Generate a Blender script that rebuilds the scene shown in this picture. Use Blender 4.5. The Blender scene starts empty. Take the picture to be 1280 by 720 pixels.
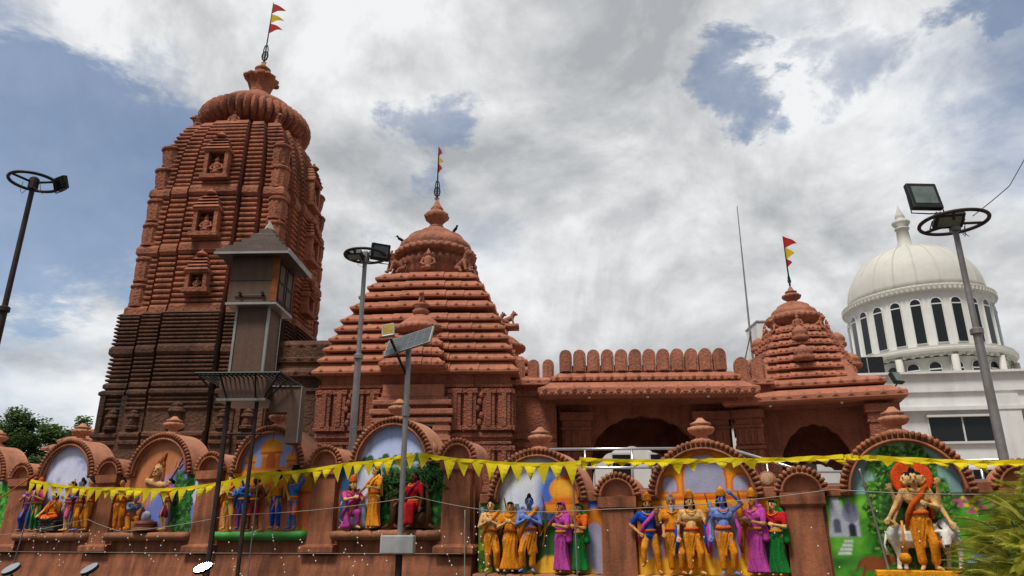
import bpy, bmesh, math, random
import numpy as np
from mathutils import Vector, Matrix
R = math.radians
PI = math.pi
random.seed(7)
SC = bpy.context.scene
COL = SC.collection

# ------------------------------------------------------------------ camera, sky, sun, exposure
EYE = 1.5
cam = bpy.data.cameras.new('camera'); camo = bpy.data.objects.new('camera', cam); COL.objects.link(camo)
cam.sensor_width = 36; cam.lens = 36 * 924 / 1280; cam.clip_end = 5000; cam.clip_start = .05
camo.location = (0, 0, EYE); camo.rotation_euler = (R(90 + 19.1), 0, 0)
SC.camera = camo
SUN_EL, SUN_AZ = 62, -34        # azimuth from straight behind the camera, negative = left
wd = bpy.data.worlds.new('World'); SC.world = wd; wd.use_nodes = True
sun = bpy.data.lights.new('sun', 'SUN'); sun.energy = 2.7; sun.angle = R(14); sun.color = (1, .955, .88)
suno = bpy.data.objects.new('sun', sun); COL.objects.link(suno)
sx, sy, sz = math.sin(R(SUN_AZ)) * math.cos(R(SUN_EL)), -math.cos(R(SUN_AZ)) * math.cos(R(SUN_EL)), math.sin(R(SUN_EL))
suno.rotation_euler = Vector((sx, sy, sz)).to_track_quat('Z', 'Y').to_euler(); suno.location = (-20, -30, 60)
SC.view_settings.view_transform = 'Standard'; SC.view_settings.look = 'None'
SC.view_settings.exposure = 0.36; SC.view_settings.gamma = 1; SC.view_settings.use_curve_mapping = False

def S(r, g, b):
    f = lambda c: c / 12.92 if c <= .04045 else ((c + .055) / 1.055) ** 2.4
    return (f(r / 255), f(g / 255), f(b / 255))

def pixdir(x, y):
    u, v = (x - 640) / 924, (360 - y) / 924
    p = R(19.1)
    return Vector((u, math.cos(p) - v * math.sin(p), math.sin(p) + v * math.cos(p))).normalized()

def build_world():
    nt = wd.node_tree; N = nt.nodes; L = nt.links; N.clear()
    out = N.new('ShaderNodeOutputWorld'); bg = N.new('ShaderNodeBackground'); bg.inputs[1].default_value = .1
    L.new(bg.outputs[0], out.inputs[0])
    sky = N.new('ShaderNodeTexSky'); sky.sky_type = 'NISHITA'; sky.sun_disc = False
    sky.sun_elevation = R(SUN_EL); sky.sun_rotation = math.atan2(sx, sy)
    sky.air_density = 1.0; sky.dust_density = 1.2; sky.ozone_density = 1.5
    tc = N.new('ShaderNodeTexCoord')
    def math_(op, a, b=None, c=None):
        n = N.new('ShaderNodeMath'); n.operation = op
        for i, v in enumerate((a, b, c)):
            if v is None: continue
            if isinstance(v, (int, float)): n.inputs[i].default_value = v
            else: L.new(v, n.inputs[i])
        return n.outputs[0]
    def vmath(op, a, b):
        n = N.new('ShaderNodeVectorMath'); n.operation = op
        for i, v in enumerate((a, b)):
            if isinstance(v, (tuple, list, Vector)): n.inputs[i].default_value = v
            else: L.new(v, n.inputs[i])
        return n
    def noise(vec, scale, det, rough=.55, dist=0.):
        n = N.new('ShaderNodeTexNoise'); n.inputs['Scale'].default_value = scale; n.inputs['Detail'].default_value = det
        n.inputs['Roughness'].default_value = rough; n.inputs['Distortion'].default_value = dist
        L.new(vec, n.inputs['Vector']); return n
    def ramp(v, a, b, smooth=True):
        n = N.new('ShaderNodeMapRange'); n.interpolation_type = 'SMOOTHSTEP' if smooth else 'LINEAR'
        L.new(v, n.inputs[0]); n.inputs[1].default_value = a; n.inputs[2].default_value = b
        return n.outputs[0]
    D = vmath('NORMALIZE', tc.outputs['Generated'], (0, 0, 0)).outputs[0]
    sep = N.new('ShaderNodeSeparateXYZ'); L.new(D, sep.inputs[0])
    zz = math_('ADD', math_('MAXIMUM', sep.outputs[2], 0.0), .22)
    px, py = math_('DIVIDE', sep.outputs[0], zz), math_('DIVIDE', sep.outputs[1], zz)
    cb = N.new('ShaderNodeCombineXYZ'); L.new(px, cb.inputs[0]); L.new(py, cb.inputs[1])
    P = cb.outputs[0]                                   # a flat cloud deck seen from below
    n1 = noise(P, 1.5, 9, .6, .25).outputs['Fac']       # big cloud masses and their ragged edges
    off = vmath('ADD', P, (7.3, 2.1, 4.)).outputs[0]
    n2 = noise(off, 2.3, 8, .6, .2).outputs['Fac']      # thick and thin parts
    nw = noise(vmath('ADD', P, (3.3, 9.1, 1.)).outputs[0], 3.6, 8, .65, .3)
    wob = vmath('SUBTRACT', nw.outputs['Color'], (.5, .5, .5)).outputs[0]
    wsc = N.new('ShaderNodeVectorMath'); wsc.operation = 'SCALE'; L.new(wob, wsc.inputs[0]); wsc.inputs['Scale'].default_value = .34
    DW = vmath('NORMALIZE', vmath('ADD', D, wsc.outputs[0]).outputs[0], (0, 0, 0)).outputs[0]
    # openings in the deck: (direction, cos radius outer, inner, weight)
    gaps = [(90, 240, 9, .92), (170, 110, 4, .5), (20, 130, 6, .8), (140, 190, 5, .7), (30, 300, 6, .5), (20, 470, 7, .5), (110, 470, 5, .35), (556, 175, 3.4, .72), (500, 215, 2.6, .5),
            (955, 100, 3.0, .7), (1085, 100, 2.8, .5), (1215, 8, 3.6, .7), (1010, 30, 3, .45), (610, 290, 3.0, .42), (-250, 200, 14, .8), (1600, 60, 16, .6)]
    tot = None
    for x, y, rad, w in gaps:
        d = vmath('DOT_PRODUCT', DW, pixdir(x, y)).outputs['Value']
        m = math_('MULTIPLY', ramp(d, math.cos(R(rad * 1.5)), math.cos(R(rad * .2))), w)
        tot = m if tot is None else math_('MAXIMUM', tot, m)
    fuzz = math_('MULTIPLY', math_('SUBTRACT', n1, .5), 1.15)
    blue = ramp(math_('SUBTRACT', tot, fuzz), .32, .84)
    cov = math_('SUBTRACT', 1.0, math_('MULTIPLY', blue, .84))
    # brightness of the clouds
    lights = [(1180, 70, 12, 1.), (160, 400, 9, .9), (480, 60, 8, .75), (700, 330, 9, .5), (60, 20, 6, .9), (1000, 250, 9, .35), (70, 520, 6, .9), (250, 250, 9, .4), (820, 350, 8, .4)]
    lt = None
    for x, y, rad, w in lights:
        d = vmath('DOT_PRODUCT', DW, pixdir(x, y)).outputs['Value']
        m = math_('MULTIPLY', ramp(d, math.cos(R(rad * 1.6)), math.cos(R(rad * .1))), w)
        lt = m if lt is None else math_('MAXIMUM', lt, m)
    br = math_('ADD', math_('MULTIPLY', math_('SUBTRACT', n2, .5), 1.9), math_('ADD', math_('MULTIPLY', lt, .5), .28))
    n3 = noise(D, 4.2, 9, .58, .35).outputs['Fac']      # puffy heaps, lit above and grey below
    up3 = noise(vmath('ADD', D, (0, 0, .035)).outputs[0], 4.2, 9, .58, .35).outputs['Fac']
    heap = math_('ADD', math_('MULTIPLY', math_('SUBTRACT', n3, .5), 1.2), math_('MULTIPLY', math_('SUBTRACT', n3, up3), 2.2))
    br = math_('ADD', br, heap)
    cr = N.new('ShaderNodeValToRGB'); L.new(br, cr.inputs[0])
    e = cr.color_ramp.elements
    e[0].position = 0.0; e[0].color = (3.3, 3.42, 3.58, 1)
    e[1].position = 1.0; e[1].color = (6.9, 7.0, 7.1, 1)
    m1 = e.new(.5); m1.color = (4.9, 5.0, 5.12, 1)
    # unseen low clouds behind the camera, darkened to cut fill light on frontal faces
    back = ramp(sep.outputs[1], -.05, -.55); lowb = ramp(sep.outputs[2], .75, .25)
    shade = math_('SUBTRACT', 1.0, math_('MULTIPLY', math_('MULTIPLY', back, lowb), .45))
    mix = N.new('ShaderNodeMix'); mix.data_type = 'RGBA'
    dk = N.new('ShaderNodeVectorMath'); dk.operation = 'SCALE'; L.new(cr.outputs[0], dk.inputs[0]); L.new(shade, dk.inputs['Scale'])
    skt = N.new('ShaderNodeMix'); skt.data_type = 'RGBA'; skt.blend_type = 'MULTIPLY'; skt.inputs[0].default_value = 1
    L.new(sky.outputs[0], skt.inputs[6]); skt.inputs[7].default_value = (1.0, 1.0, 1.0, 1)
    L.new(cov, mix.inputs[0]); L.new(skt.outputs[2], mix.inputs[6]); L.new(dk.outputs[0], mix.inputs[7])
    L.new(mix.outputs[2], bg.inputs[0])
build_world()

# ------------------------------------------------------------------ materials
def mat(name, c, rough=.75, var=.18, vscale=2.0, streak=0., sscale=1.2, dirt=None, bump=0., bscale=20., metallic=0., spec=.35, vcol=None, voro=0., diag=0., wear=0., wcol=(.42, .3, .24)):
    m = bpy.data.materials.new(name); m.use_nodes = True
    nt = m.node_tree; N = nt.nodes; L = nt.links
    b = N['Principled BSDF']; b.inputs['Roughness'].default_value = rough; b.inputs['Metallic'].default_value = metallic
    b.inputs['Specular IOR Level'].default_value = spec
    tc = N.new('ShaderNodeTexCoord'); O = tc.outputs['Object']
    def noise(scale, det=6, vec=O, rough_=.6):
        n = N.new('ShaderNodeTexNoise'); n.inputs['Scale'].default_value = scale; n.inputs['Detail'].default_value = det
        n.inputs['Roughness'].default_value = rough_; L.new(vec, n.inputs['Vector']); return n.outputs['Fac']
    def rng(v, a, b2, lo, hi):
        n = N.new('ShaderNodeMapRange'); L.new(v, n.inputs[0])
        n.inputs[1].default_value = a; n.inputs[2].default_value = b2; n.inputs[3].default_value = lo; n.inputs[4].default_value = hi
        return n.outputs[0]
    def mul(a, b2, op='MULTIPLY'):
        n = N.new('ShaderNodeMath'); n.operation = op; L.new(a, n.inputs[0])
        if isinstance(b2, float): n.inputs[1].default_value = b2
        else: L.new(b2, n.inputs[1])
        return n.outputs[0]
    def mapped(scale, rot=(0, 0, 0)):
        n = N.new('ShaderNodeMapping'); n.inputs['Scale'].default_value = scale; n.inputs['Rotation'].default_value = rot
        L.new(O, n.inputs[0]); return n.outputs[0]
    if vcol:
        a = N.new('ShaderNodeVertexColor'); a.layer_name = vcol; base = a.outputs[0]
    else:
        r = N.new('ShaderNodeRGB'); r.outputs[0].default_value = (*c, 1); base = r.outputs[0]
    f = rng(noise(vscale), .3, .7, 1 - var, 1 + var)
    f = mul(f, rng(noise(vscale * 9, 4), .3, .7, 1 - var * .5, 1 + var * .5))
    if diag:
        f = mul(f, rng(noise(1.0, 5, mapped((7., 7., 1.1), (0, R(33), 0))), .38, .7, 1 + diag * .4, 1 - diag))
    mx = N.new('ShaderNodeMix'); mx.data_type = 'RGBA'; mx.blend_type = 'MULTIPLY'; mx.inputs[0].default_value = 1
    L.new(base, mx.inputs[6])
    cc = N.new('ShaderNodeCombineColor'); [L.new(f, cc.inputs[i]) for i in range(3)]
    L.new(cc.outputs[0], mx.inputs[7]); col = mx.outputs[2]
    if streak:
        s = rng(mul(noise(1.0, 6, mapped((sscale * 5, sscale * 5, sscale * .45))), noise(sscale * .5, 4), 'ADD'), .98, 1.28, 0, streak)
        mx2 = N.new('ShaderNodeMix'); mx2.data_type = 'RGBA'; L.new(s, mx2.inputs[0]); L.new(col, mx2.inputs[6])
        mx2.inputs[7].default_value = (*(dirt or (.02, .015, .012)), 1); col = mx2.outputs[2]
    if wear:
        s = rng(noise(vscale * 3, 8, O, .75), .6, .68, 0, wear)
        mx3 = N.new('ShaderNodeMix'); mx3.data_type = 'RGBA'; L.new(s, mx3.inputs[0]); L.new(col, mx3.inputs[6])
        mx3.inputs[7].default_value = (*wcol, 1); col = mx3.outputs[2]
    L.new(col, b.inputs['Base Color'])
    if bump or voro:
        h = noise(bscale, 5)
        if voro:
            v = N.new('ShaderNodeTexVoronoi'); v.inputs['Scale'].default_value = voro; v.feature = 'SMOOTH_F1'
            L.new(O, v.inputs['Vector']); h = mul(h, v.outputs['Distance'], 'ADD')
        bp = N.new('ShaderNodeBump'); bp.inputs['Strength'].default_value = min(1, bump); bp.inputs['Distance'].default_value = .06 if voro else .03
        L.new(h, bp.inputs['Height']); L.new(bp.outputs[0], b.inputs['Normal'])
    return m

TERRA = (.33, .105, .056)
M = {}
def mk(n, *a, **k): M[n] = mat(n, *a, **k)
mk('tower_red', (.32, .112, .062), .88, .26, 1.1, streak=.75, sscale=.7, dirt=(.075, .03, .021), bump=.55, bscale=16, voro=11)
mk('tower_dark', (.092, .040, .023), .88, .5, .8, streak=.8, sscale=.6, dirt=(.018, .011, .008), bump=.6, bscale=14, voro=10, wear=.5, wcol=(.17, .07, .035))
mk('stone', (.36, .138, .083), .88, .24, 1.3, streak=.6, sscale=.9, dirt=(.10, .038, .027), bump=.35, bscale=16, voro=12)
mk('tile', (.36, .13, .075), .82, .2, 1.6, streak=.5, sscale=1.2, dirt=(.15, .05, .032), bump=.3, bscale=22)
mk('carved', (.26, .085, .05), .85, .25, 1.5, streak=.5, sscale=1., dirt=(.06, .022, .016), bump=.75, bscale=24, voro=17)
mk('wall', (.31, .105, .048), .72, .18, 1.2, streak=.4, sscale=1.1, dirt=(.09, .027, .014), bump=.3, bscale=25, diag=.5)
mk('wall_light', (.45, .19, .108), .75, .18, 1.6, streak=.45, sscale=1.4, dirt=(.13, .045, .027), bump=.35, bscale=25)
mk('ledge', (.30, .12, .06), .8, .3, 3., streak=.4, sscale=2, dirt=(.07, .05, .02), bump=.4, bscale=30)
mk('ledge_green', (.05, .24, .045), .6, .25, 3., bump=.2, bscale=30, wear=.1)
mk('ledge_yellow', (.62, .33, .03), .6, .15, 3.)
mk('mural', (1, 1, 1), .6, .13, 3.5, streak=.35, sscale=2.4, dirt=(.10, .07, .05), bump=.2, bscale=40, vcol='paint')
mk('white_wall', (.70, .70, .68), .7, .06, .4, streak=.25, sscale=.35, dirt=(.33, .31, .27), bump=.1)
mk('cream_wall', (.54, .53, .48), .7, .08, .4, streak=.25, sscale=.3, dirt=(.33, .30, .24), bump=.1)
mk('dark_glass', (.012, .015, .018), .12, .1, 1., spec=.5)
mk('window_frame', (.6, .6, .58), .5, .05)
mk('galv', (.26, .25, .25), .5, .2, 5., metallic=.6, streak=.4, sscale=3, dirt=(.12, .07, .045))
mk('rust_dark', (.035, .022, .02), .7, .4, 6., metallic=.2, wear=.05)
mk('black_metal', (.016, .016, .017), .5, .2, 6., metallic=.3)
mk('lamp_glass', (.11, .14, .13), .15, .3, 6., spec=.6)
mk('clad', (.125, .068, .045), .65, .2, 2., streak=.35, sscale=2., dirt=(.035, .022, .016), bump=.15)
mk('clad_roof', (.085, .058, .045), .7, .25, 3., bump=.3, bscale=30, wear=.15)
mk('alu_trim', (.32, .31, .29), .45, .15, 4., metallic=.5)
mk('yellow_cloth', (.80, .66, .012), .7, .08, 3., spec=.2)
mk('flag_red', (.55, .02, .02), .7, .08); mk('flag_yellow', (.75, .55, .01), .7, .08); mk('flag_orange', (.6, .12, .01), .7, .1)
mk('leaf_dark', (.055, .10, .028), .6, .5, 3., spec=.3); mk('leaf_mid', (.09, .15, .04), .6, .4, 3., spec=.3)
mk('leaf_yellow', (.38, .36, .035), .5, .4, 5., spec=.35); mk('leaf_lime', (.18, .25, .03), .5, .4, 5., spec=.35)
mk('bark', (.07, .045, .03), .9, .3, 5., bump=.6, bscale=20)
mk('asphalt', (.05, .05, .05), .9, .3, .8, bump=.3, bscale=40)
mk('paving', (.22, .17, .14), .85, .2, 1.)
mk('solar_cell', (.055, .06, .07), .3, .2, 10., spec=.6)
mk('white_paint', (.7, .7, .7), .4, .06, 5.); mk('tank_grey', (.40, .40, .39), .8, .2, 1., streak=.5, sscale=.7)
mk('steel', (.55, .55, .55), .28, .1, 5., metallic=.9)
mk('mirror', (.85, .87, .9), .04, .02, 5., metallic=1.)
mk('rubber', (.015, .015, .015), .8, .2, 8.); mk('bike_black', (.012, .012, .014), .25, .1, 6., spec=.6); mk('bike_red', (.3, .012, .012), .25, .1, 6., spec=.6)
mk('bulb', (.75, .72, .66), .3, .1); mk('cable', (.30, .27, .22), .7, .1); mk('cable_dark', (.03, .03, .03), .6, .1); mk('rope_orange', (.55, .12, .02), .7, .1)
mk('rock', (.05, .042, .035), .9, .5, 9., bump=.6, bscale=20)
def translucent(n, k):
    nt = M[n].node_tree; N = nt.nodes; b = N['Principled BSDF']; t = N.new('ShaderNodeBsdfTranslucent'); mx = N.new('ShaderNodeMixShader'); mx.inputs[0].default_value = k
    nt.links.new(b.inputs['Base Color'].links[0].from_socket, t.inputs[0]); nt.links.new(b.outputs[0], mx.inputs[1]); nt.links.new(t.outputs[0], mx.inputs[2]); nt.links.new(mx.outputs[0], N['Material Output'].inputs[0])
for n in ('yellow_cloth', 'flag_red', 'flag_yellow', 'leaf_dark', 'leaf_mid', 'leaf_yellow', 'leaf_lime'): translucent(n, .35)
PAINT = {}
def paint(rgb):
    k = tuple(rgb)
    if k not in PAINT: PAINT[k] = mat('paint_%d' % len(PAINT), S(*rgb), .7, .28, 7., streak=.55, sscale=5., dirt=tuple(c * .25 + .01 for c in S(*rgb)), bump=.4, bscale=45, spec=.12)
    return PAINT[k]

# ------------------------------------------------------------------ mesh helpers
class MB:
    def __init__(s): s.v = []; s.f = []
    def add(s, vs, fs, mtx=None):
        o = len(s.v)
        if mtx is not None: vs = [tuple(mtx @ Vector(v)) for v in vs]
        s.v += [tuple(v) for v in vs]; s.f += [tuple(i + o for i in f) for f in fs]; return s
    def box(s, x0, x1, y0, y1, z0, z1, mtx=None):
        return s.add([(x0, y0, z0), (x1, y0, z0), (x1, y1, z0), (x0, y1, z0), (x0, y0, z1), (x1, y0, z1), (x1, y1, z1), (x0, y1, z1)],
                     [(3, 2, 1, 0), (4, 5, 6, 7), (0, 1, 5, 4), (1, 2, 6, 5), (2, 3, 7, 6), (3, 0, 4, 7)], mtx)
    def cbox(s, x, y, z, wx, wy, wz, mtx=None): return s.box(x - wx / 2, x + wx / 2, y - wy / 2, y + wy / 2, z - wz / 2, z + wz / 2, mtx)
    def bbox(s, x0, x1, y0, y1, z0, z1, b=.02, mtx=None):       # a box with chamfered edges
        bm = bmesh.new(); bmesh.ops.create_cube(bm, size=1)
        for v in bm.verts: v.co = ((x0 + x1) / 2 + v.co.x * (x1 - x0), (y0 + y1) / 2 + v.co.y * (y1 - y0), (z0 + z1) / 2 + v.co.z * (z1 - z0))
        bmesh.ops.bevel(bm, geom=bm.edges[:], offset=b, segments=2, affect='EDGES', profile=.5)
        bm.verts.index_update(); s.add([v.co[:] for v in bm.verts], [[v.index for v in f.verts] for f in bm.faces], mtx); bm.free(); return s
    def rings(s, rings, cap0=True, cap1=True, mtx=None):
        n = len(rings[0]); vs = [p for r in rings for p in r]; fs = []
        for k in range(len(rings) - 1):
            for i in range(n): fs.append((k * n + i, k * n + (i + 1) % n, (k + 1) * n + (i + 1) % n, (k + 1) * n + i))
        if cap0: fs.append(tuple(reversed(range(n))))
        if cap1: fs.append(tuple(range((len(rings) - 1) * n, len(rings) * n)))
        return s.add(vs, fs, mtx)
    def lathe(s, prof, seg=24, lobes=0, lamp=.0, c=(0, 0, 0), mtx=None, lobe_z=None):
        rs = []
        for r, z in prof:
            row = []
            for i in range(seg):
                a = 2 * PI * i / seg; k = 1
                if lobes and (lobe_z is None or lobe_z[0] <= z <= lobe_z[1]): k = 1 - lamp + lamp * 1.6 * abs(math.sin(a * lobes / 2)) ** .7
                row.append((c[0] + math.cos(a) * r * k, c[1] + math.sin(a) * r * k, c[2] + z))
            rs.append(row)
        return s.rings(rs, True, True, mtx)
    def tube(s, pts, r, seg=8, mtx=None):
        pts = [Vector(p) for p in pts]; rr = r if isinstance(r, (list, tuple)) else [r] * len(pts)
        rs = []; up = None
        for i, p in enumerate(pts):
            d = (pts[min(i + 1, len(pts) - 1)] - pts[max(i - 1, 0)]).normalized()
            if up is None: up = Vector((0, 0, 1)) if abs(d.z) < .9 else Vector((1, 0, 0))
            a = d.cross(up)
            if a.length < 1e-4: a = d.orthogonal()
            a.normalize(); b = a.cross(d); up = b
            rs.append([p + (a * math.cos(2 * PI * j / seg) + b * math.sin(2 * PI * j / seg)) * rr[i] for j in range(seg)])
        return s.rings(rs, True, True, mtx)
    def ell(s, c, r, seg=10, rng=7, mtx=None):
        if isinstance(r, (int, float)): r = (r, r, r)
        rs = []
        for k in range(1, rng):
            t = PI * k / rng - PI / 2
            rs.append([(c[0] + math.cos(2 * PI * i / seg) * math.cos(t) * r[0], c[1] + math.sin(2 * PI * i / seg) * math.cos(t) * r[1], c[2] + math.sin(t) * r[2]) for i in range(seg)])
        return s.rings(rs, True, True, mtx)
    def caps(s, a, b, ra, rb, seg=9):                           # tapered capsule
        a, b = Vector(a), Vector(b); d = b - a; Ln = d.length
        if Ln < 1e-5: return s.ell(a, ra)
        d.normalize(); u = d.orthogonal().normalized(); w = d.cross(u); rs = []
        for t in (-80, -50, -20, 0): rs.append((a + d * math.sin(R(t)) * ra, math.cos(R(t)) * ra))
        for t in (0, 20, 50, 80): rs.append((b + d * math.sin(R(t)) * rb, math.cos(R(t)) * rb))
        return s.rings([[p + (u * math.cos(2 * PI * j / seg) + w * math.sin(2 * PI * j / seg)) * r for j in range(seg)] for p, r in rs])
    def build(s, name, m, parent=None, smooth=False, loc=None, mtx=None):
        me = bpy.data.meshes.new(name); me.from_pydata(s.v, [], s.f)
        if smooth: me.polygons.foreach_set('use_smooth', [True] * len(me.polygons))
        bm = bmesh.new(); bm.from_mesh(me); bmesh.ops.recalc_face_normals(bm, faces=bm.faces[:]); bm.to_mesh(me); bm.free()
        me.materials.append(M[m] if isinstance(m, str) else m)
        o = bpy.data.objects.new(name, me); COL.objects.link(o)
        if parent: o.parent = parent
        if loc: o.location = loc
        return o
def autosmooth(o, ang=35):
    me = o.data; bm = bmesh.new(); bm.from_mesh(me)
    for f in bm.faces: f.smooth = True
    for e in bm.edges:
        if len(e.link_faces) == 2 and e.calc_face_angle(0) > R(ang): e.smooth = False
    bm.to_mesh(me); bm.free(); return o
def tag(o, label=None, cat=None, group=None, kind=None):
    if label: o['label'] = label
    if cat: o['category'] = cat
    if group: o['group'] = group
    if kind: o['kind'] = kind
    return o
def thing(name, label, cat, loc=(0, 0, 0), rz=0, group=None):
    o = bpy.data.objects.new(name, None); COL.objects.link(o); o.location = loc; o.rotation_euler = (0, 0, rz); o.empty_display_size = .3
    return tag(o, label, cat, group)
def dup(o, parent=None, loc=None, rz=None, label=None):
    c = o.copy(); COL.objects.link(c)
    if parent: c.parent = parent
    if loc is not None: c.location = loc
    if rz is not None: c.rotation_euler = (0, 0, rz)
    if label: c['label'] = label
    for ch in list(o.children): dup(ch, c)
    return c
TMP = bpy.data.scenes.new('workbench')
def fuse(mb, voxel, name, m, parent=None, fold=None):            # one continuous skin over the gathered volumes
    o = mb.build(name, m, None)
    COL.objects.unlink(o); TMP.collection.objects.link(o)
    md = o.modifiers.new('r', 'REMESH'); md.mode = 'VOXEL'; md.voxel_size = voxel
    sm = o.modifiers.new('s', 'SMOOTH'); sm.iterations = 2; sm.factor = .5
    TMP.view_layers[0].update(); dg = TMP.view_layers[0].depsgraph
    me = bpy.data.meshes.new_from_object(o.evaluated_get(dg))
    TMP.collection.objects.unlink(o); COL.objects.link(o)
    old = o.data; o.modifiers.clear(); o.data = me; bpy.data.meshes.remove(old)
    if fold:
        amp, fr = fold
        for v in me.vertices:
            c = v.co; ang = math.atan2(c.y + .01, c.x + .001 + .05 * math.sin(c.z * 7))
            v.co = c + v.normal * amp * math.sin(ang * fr + c.z * 9)
    me.polygons.foreach_set('use_smooth', [True] * len(me.polygons))
    if not me.materials: me.materials.append(M[m] if isinstance(m, str) else m)
    o.parent = parent
    return o
def frame(a):
    ca, sa = math.cos(R(a)), math.sin(R(a))
    return (lambda u, v, z=0.: Vector((u * ca + v * sa, -u * sa + v * ca, z))), -R(a)
TW, TROT = frame(3.0)      # temple axes
WW, WROT = frame(21.4)     # street wall axes
WV = 11.17

# ------------------------------------------------------------------ ground and terrace
g = MB(); g.add([(-900, -200, 0), (900, -200, 0), (900, 1500, 0), (-900, 1500, 0)], [(0, 1, 2, 3)])
tag(g.build('ground', 'asphalt'), kind='structure')
g = MB(); a, b = WW(-45, WV + .32), WW(14, WV + .32)
pts = [a, b, Vector((60, b.y + 3, 0)), Vector((60, 90, 0)), Vector((-70, 90, 0)), Vector((-70, a.y, 0))]
g.rings([[(p.x, p.y, .005) for p in pts], [(p.x, p.y, 2.3) for p in pts]])
tag(g.build('terrace', 'paving'), kind='structure')

# ------------------------------------------------------------------ temple builders
def ratha(hx, hy, segs, d0, grow=0.):
    """plan with stepped projections; segs = [(t_outer, depth)] from centre to corner, last is the corner band"""
    def half(h):
        seq = []; prev = 0
        for t, d in segs: seq.append((t * h, d + d0)); prev = t
        return seq
    out = []
    for k in range(4):
        h, w = (hx, hy) if k % 2 == 0 else (hy, hx)
        row = []; seq = half(h)
        xs = []
        for i in range(len(seq) - 1, -1, -1):
            xs.append((-seq[i][0], seq[i][1]))
            if i > 0: xs.append((-seq[i - 1][0], seq[i][1]))
        L = xs[:]
        Rr = [(-x, d) for x, d in reversed(xs)]
        row = L + Rr
        corner = seq[-1][1]
        for x, d in row:
            if abs(x) >= seq[-1][0] - 1e-6: x = math.copysign(h + corner, x)
            p = (x, -(w + d)); c, s_ = [(1, 0), (0, 1), (-1, 0), (0, -1)][k]
            out.append((p[0] * c - p[1] * s_, p[0] * s_ + p[1] * c))
    # corners shared by neighbouring faces coincide; drop the doubles
    res = []
    for p in out:
        if not res or (abs(p[0] - res[-1][0]) + abs(p[1] - res[-1][1])) > 1e-5: res.append(p)
    if abs(res[0][0] - res[-1][0]) + abs(res[0][1] - res[-1][1]) < 1e-5: res.pop()
    return res
SEG5 = [(.36, .28), (.42, -.22), (.66, .15), (.72, -.24), (1.0, 0.)]
def lerp(tab, z):
    for (z0, a), (z1, b) in zip(tab, tab[1:]):
        if z <= z1: return a + (b - a) * max(0, (z - z0)) / (z1 - z0)
    return tab[-1][1]
def layered(mb, hw, levels, segs=SEG5, asp=1.):
    rs = []
    for z, off in levels:
        h = hw(z); rs.append([(x, y, z) for x, y in ratha(h, h * asp, segs, off)])
    mb.rings(rs, True, True)
def courses(z0, z1, n, out=.0, inn=-.09):
    lv = []; h = (z1 - z0) / n
    for i in range(n):
        z = z0 + i * h; j = random.uniform(-.012, .012)
        lv += [(z, inn), (z + .06 * h, inn), (z + .22 * h, out + j - .02), (z + .38 * h, out + j), (z + .62 * h, out + j), (z + .80 * h, out + j - .03), (z + .9 * h, inn)]
    lv.append((z1 - .001, inn))
    return lv
def band(z0, z1, o): 
    h = z1 - z0
    return [(z0, o - .08), (z0 + .25 * h, o), (z0 + .7 * h, o), (z1 - .001, o - .06)]
def finial_pot(mb, s, c=(0, 0, 0)):
    mb.lathe([(x * s, z * s) for x, z in [(.30, 0), (.36, .06), (.26, .12), (.24, .2), (.40, .30), (.47, .40), (.47, .46), (.34, .54), (.22, .6), (.3, .64), (.3, .68), (.16, .76), (.12, .86), (.04, 1.0)]], 24, 12, .1, c, lobe_z=(.2 * s, .5 * s))
def lion_mb(mb, mtx, s=1.):
    m = mtx @ Matrix.Scale(s, 4)
    t = MB()
    t.caps((0, .28, .26), (0, -.08, .40), .15, .16); t.caps((0, -.1, .45), (0, -.2, .62), .13, .13); t.ell((0, -.24, .66), (.14, .14, .14)); t.ell((0, -.37, .62), (.075, .08, .065))
    for x in (-.1, .1):
        t.caps((x, -.14, .36), (x, -.22, .05), .06, .05); t.caps((x, -.22, .04), (x, -.3, .03), .05, .04)
        t.caps((x * 1.2, .26, .22), (x * 1.4, .08, .14), .1, .07); t.caps((x * 1.4, .08, .12), (x * 1.4, .0, .03), .06, .05); t.ell((x, -.2, .78), .04)
    t.caps((0, .4, .2), (0, .46, .5), .035, .03); t.ell((0, .45, .55), .055)
    mb.add(t.v, t.f, m)
def seated_mb(mb, mtx, s=1.):
    t = MB()
    t.ell((0, 0, .12), (.26, .2, .12)); t.caps((0, 0, .15), (0, 0, .45), .15, .17); t.ell((0, -.02, .68), (.1, .1, .12)); t.caps((0, 0, .78), (0, 0, .88), .07, .03)
    for x in (-1, 1): t.caps((x * .18, 0, .5), (x * .26, -.06, .3), .055, .05); t.caps((x * .26, -.06, .3), (x * .12, -.16, .2), .05, .04)
    mb.add(t.v, t.f, mtx @ Matrix.Scale(s, 4))
def T(x, y, z, rz=0): return Matrix.Translation((x, y, z)) @ Matrix.Rotation(rz, 4, 'Z')

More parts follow.
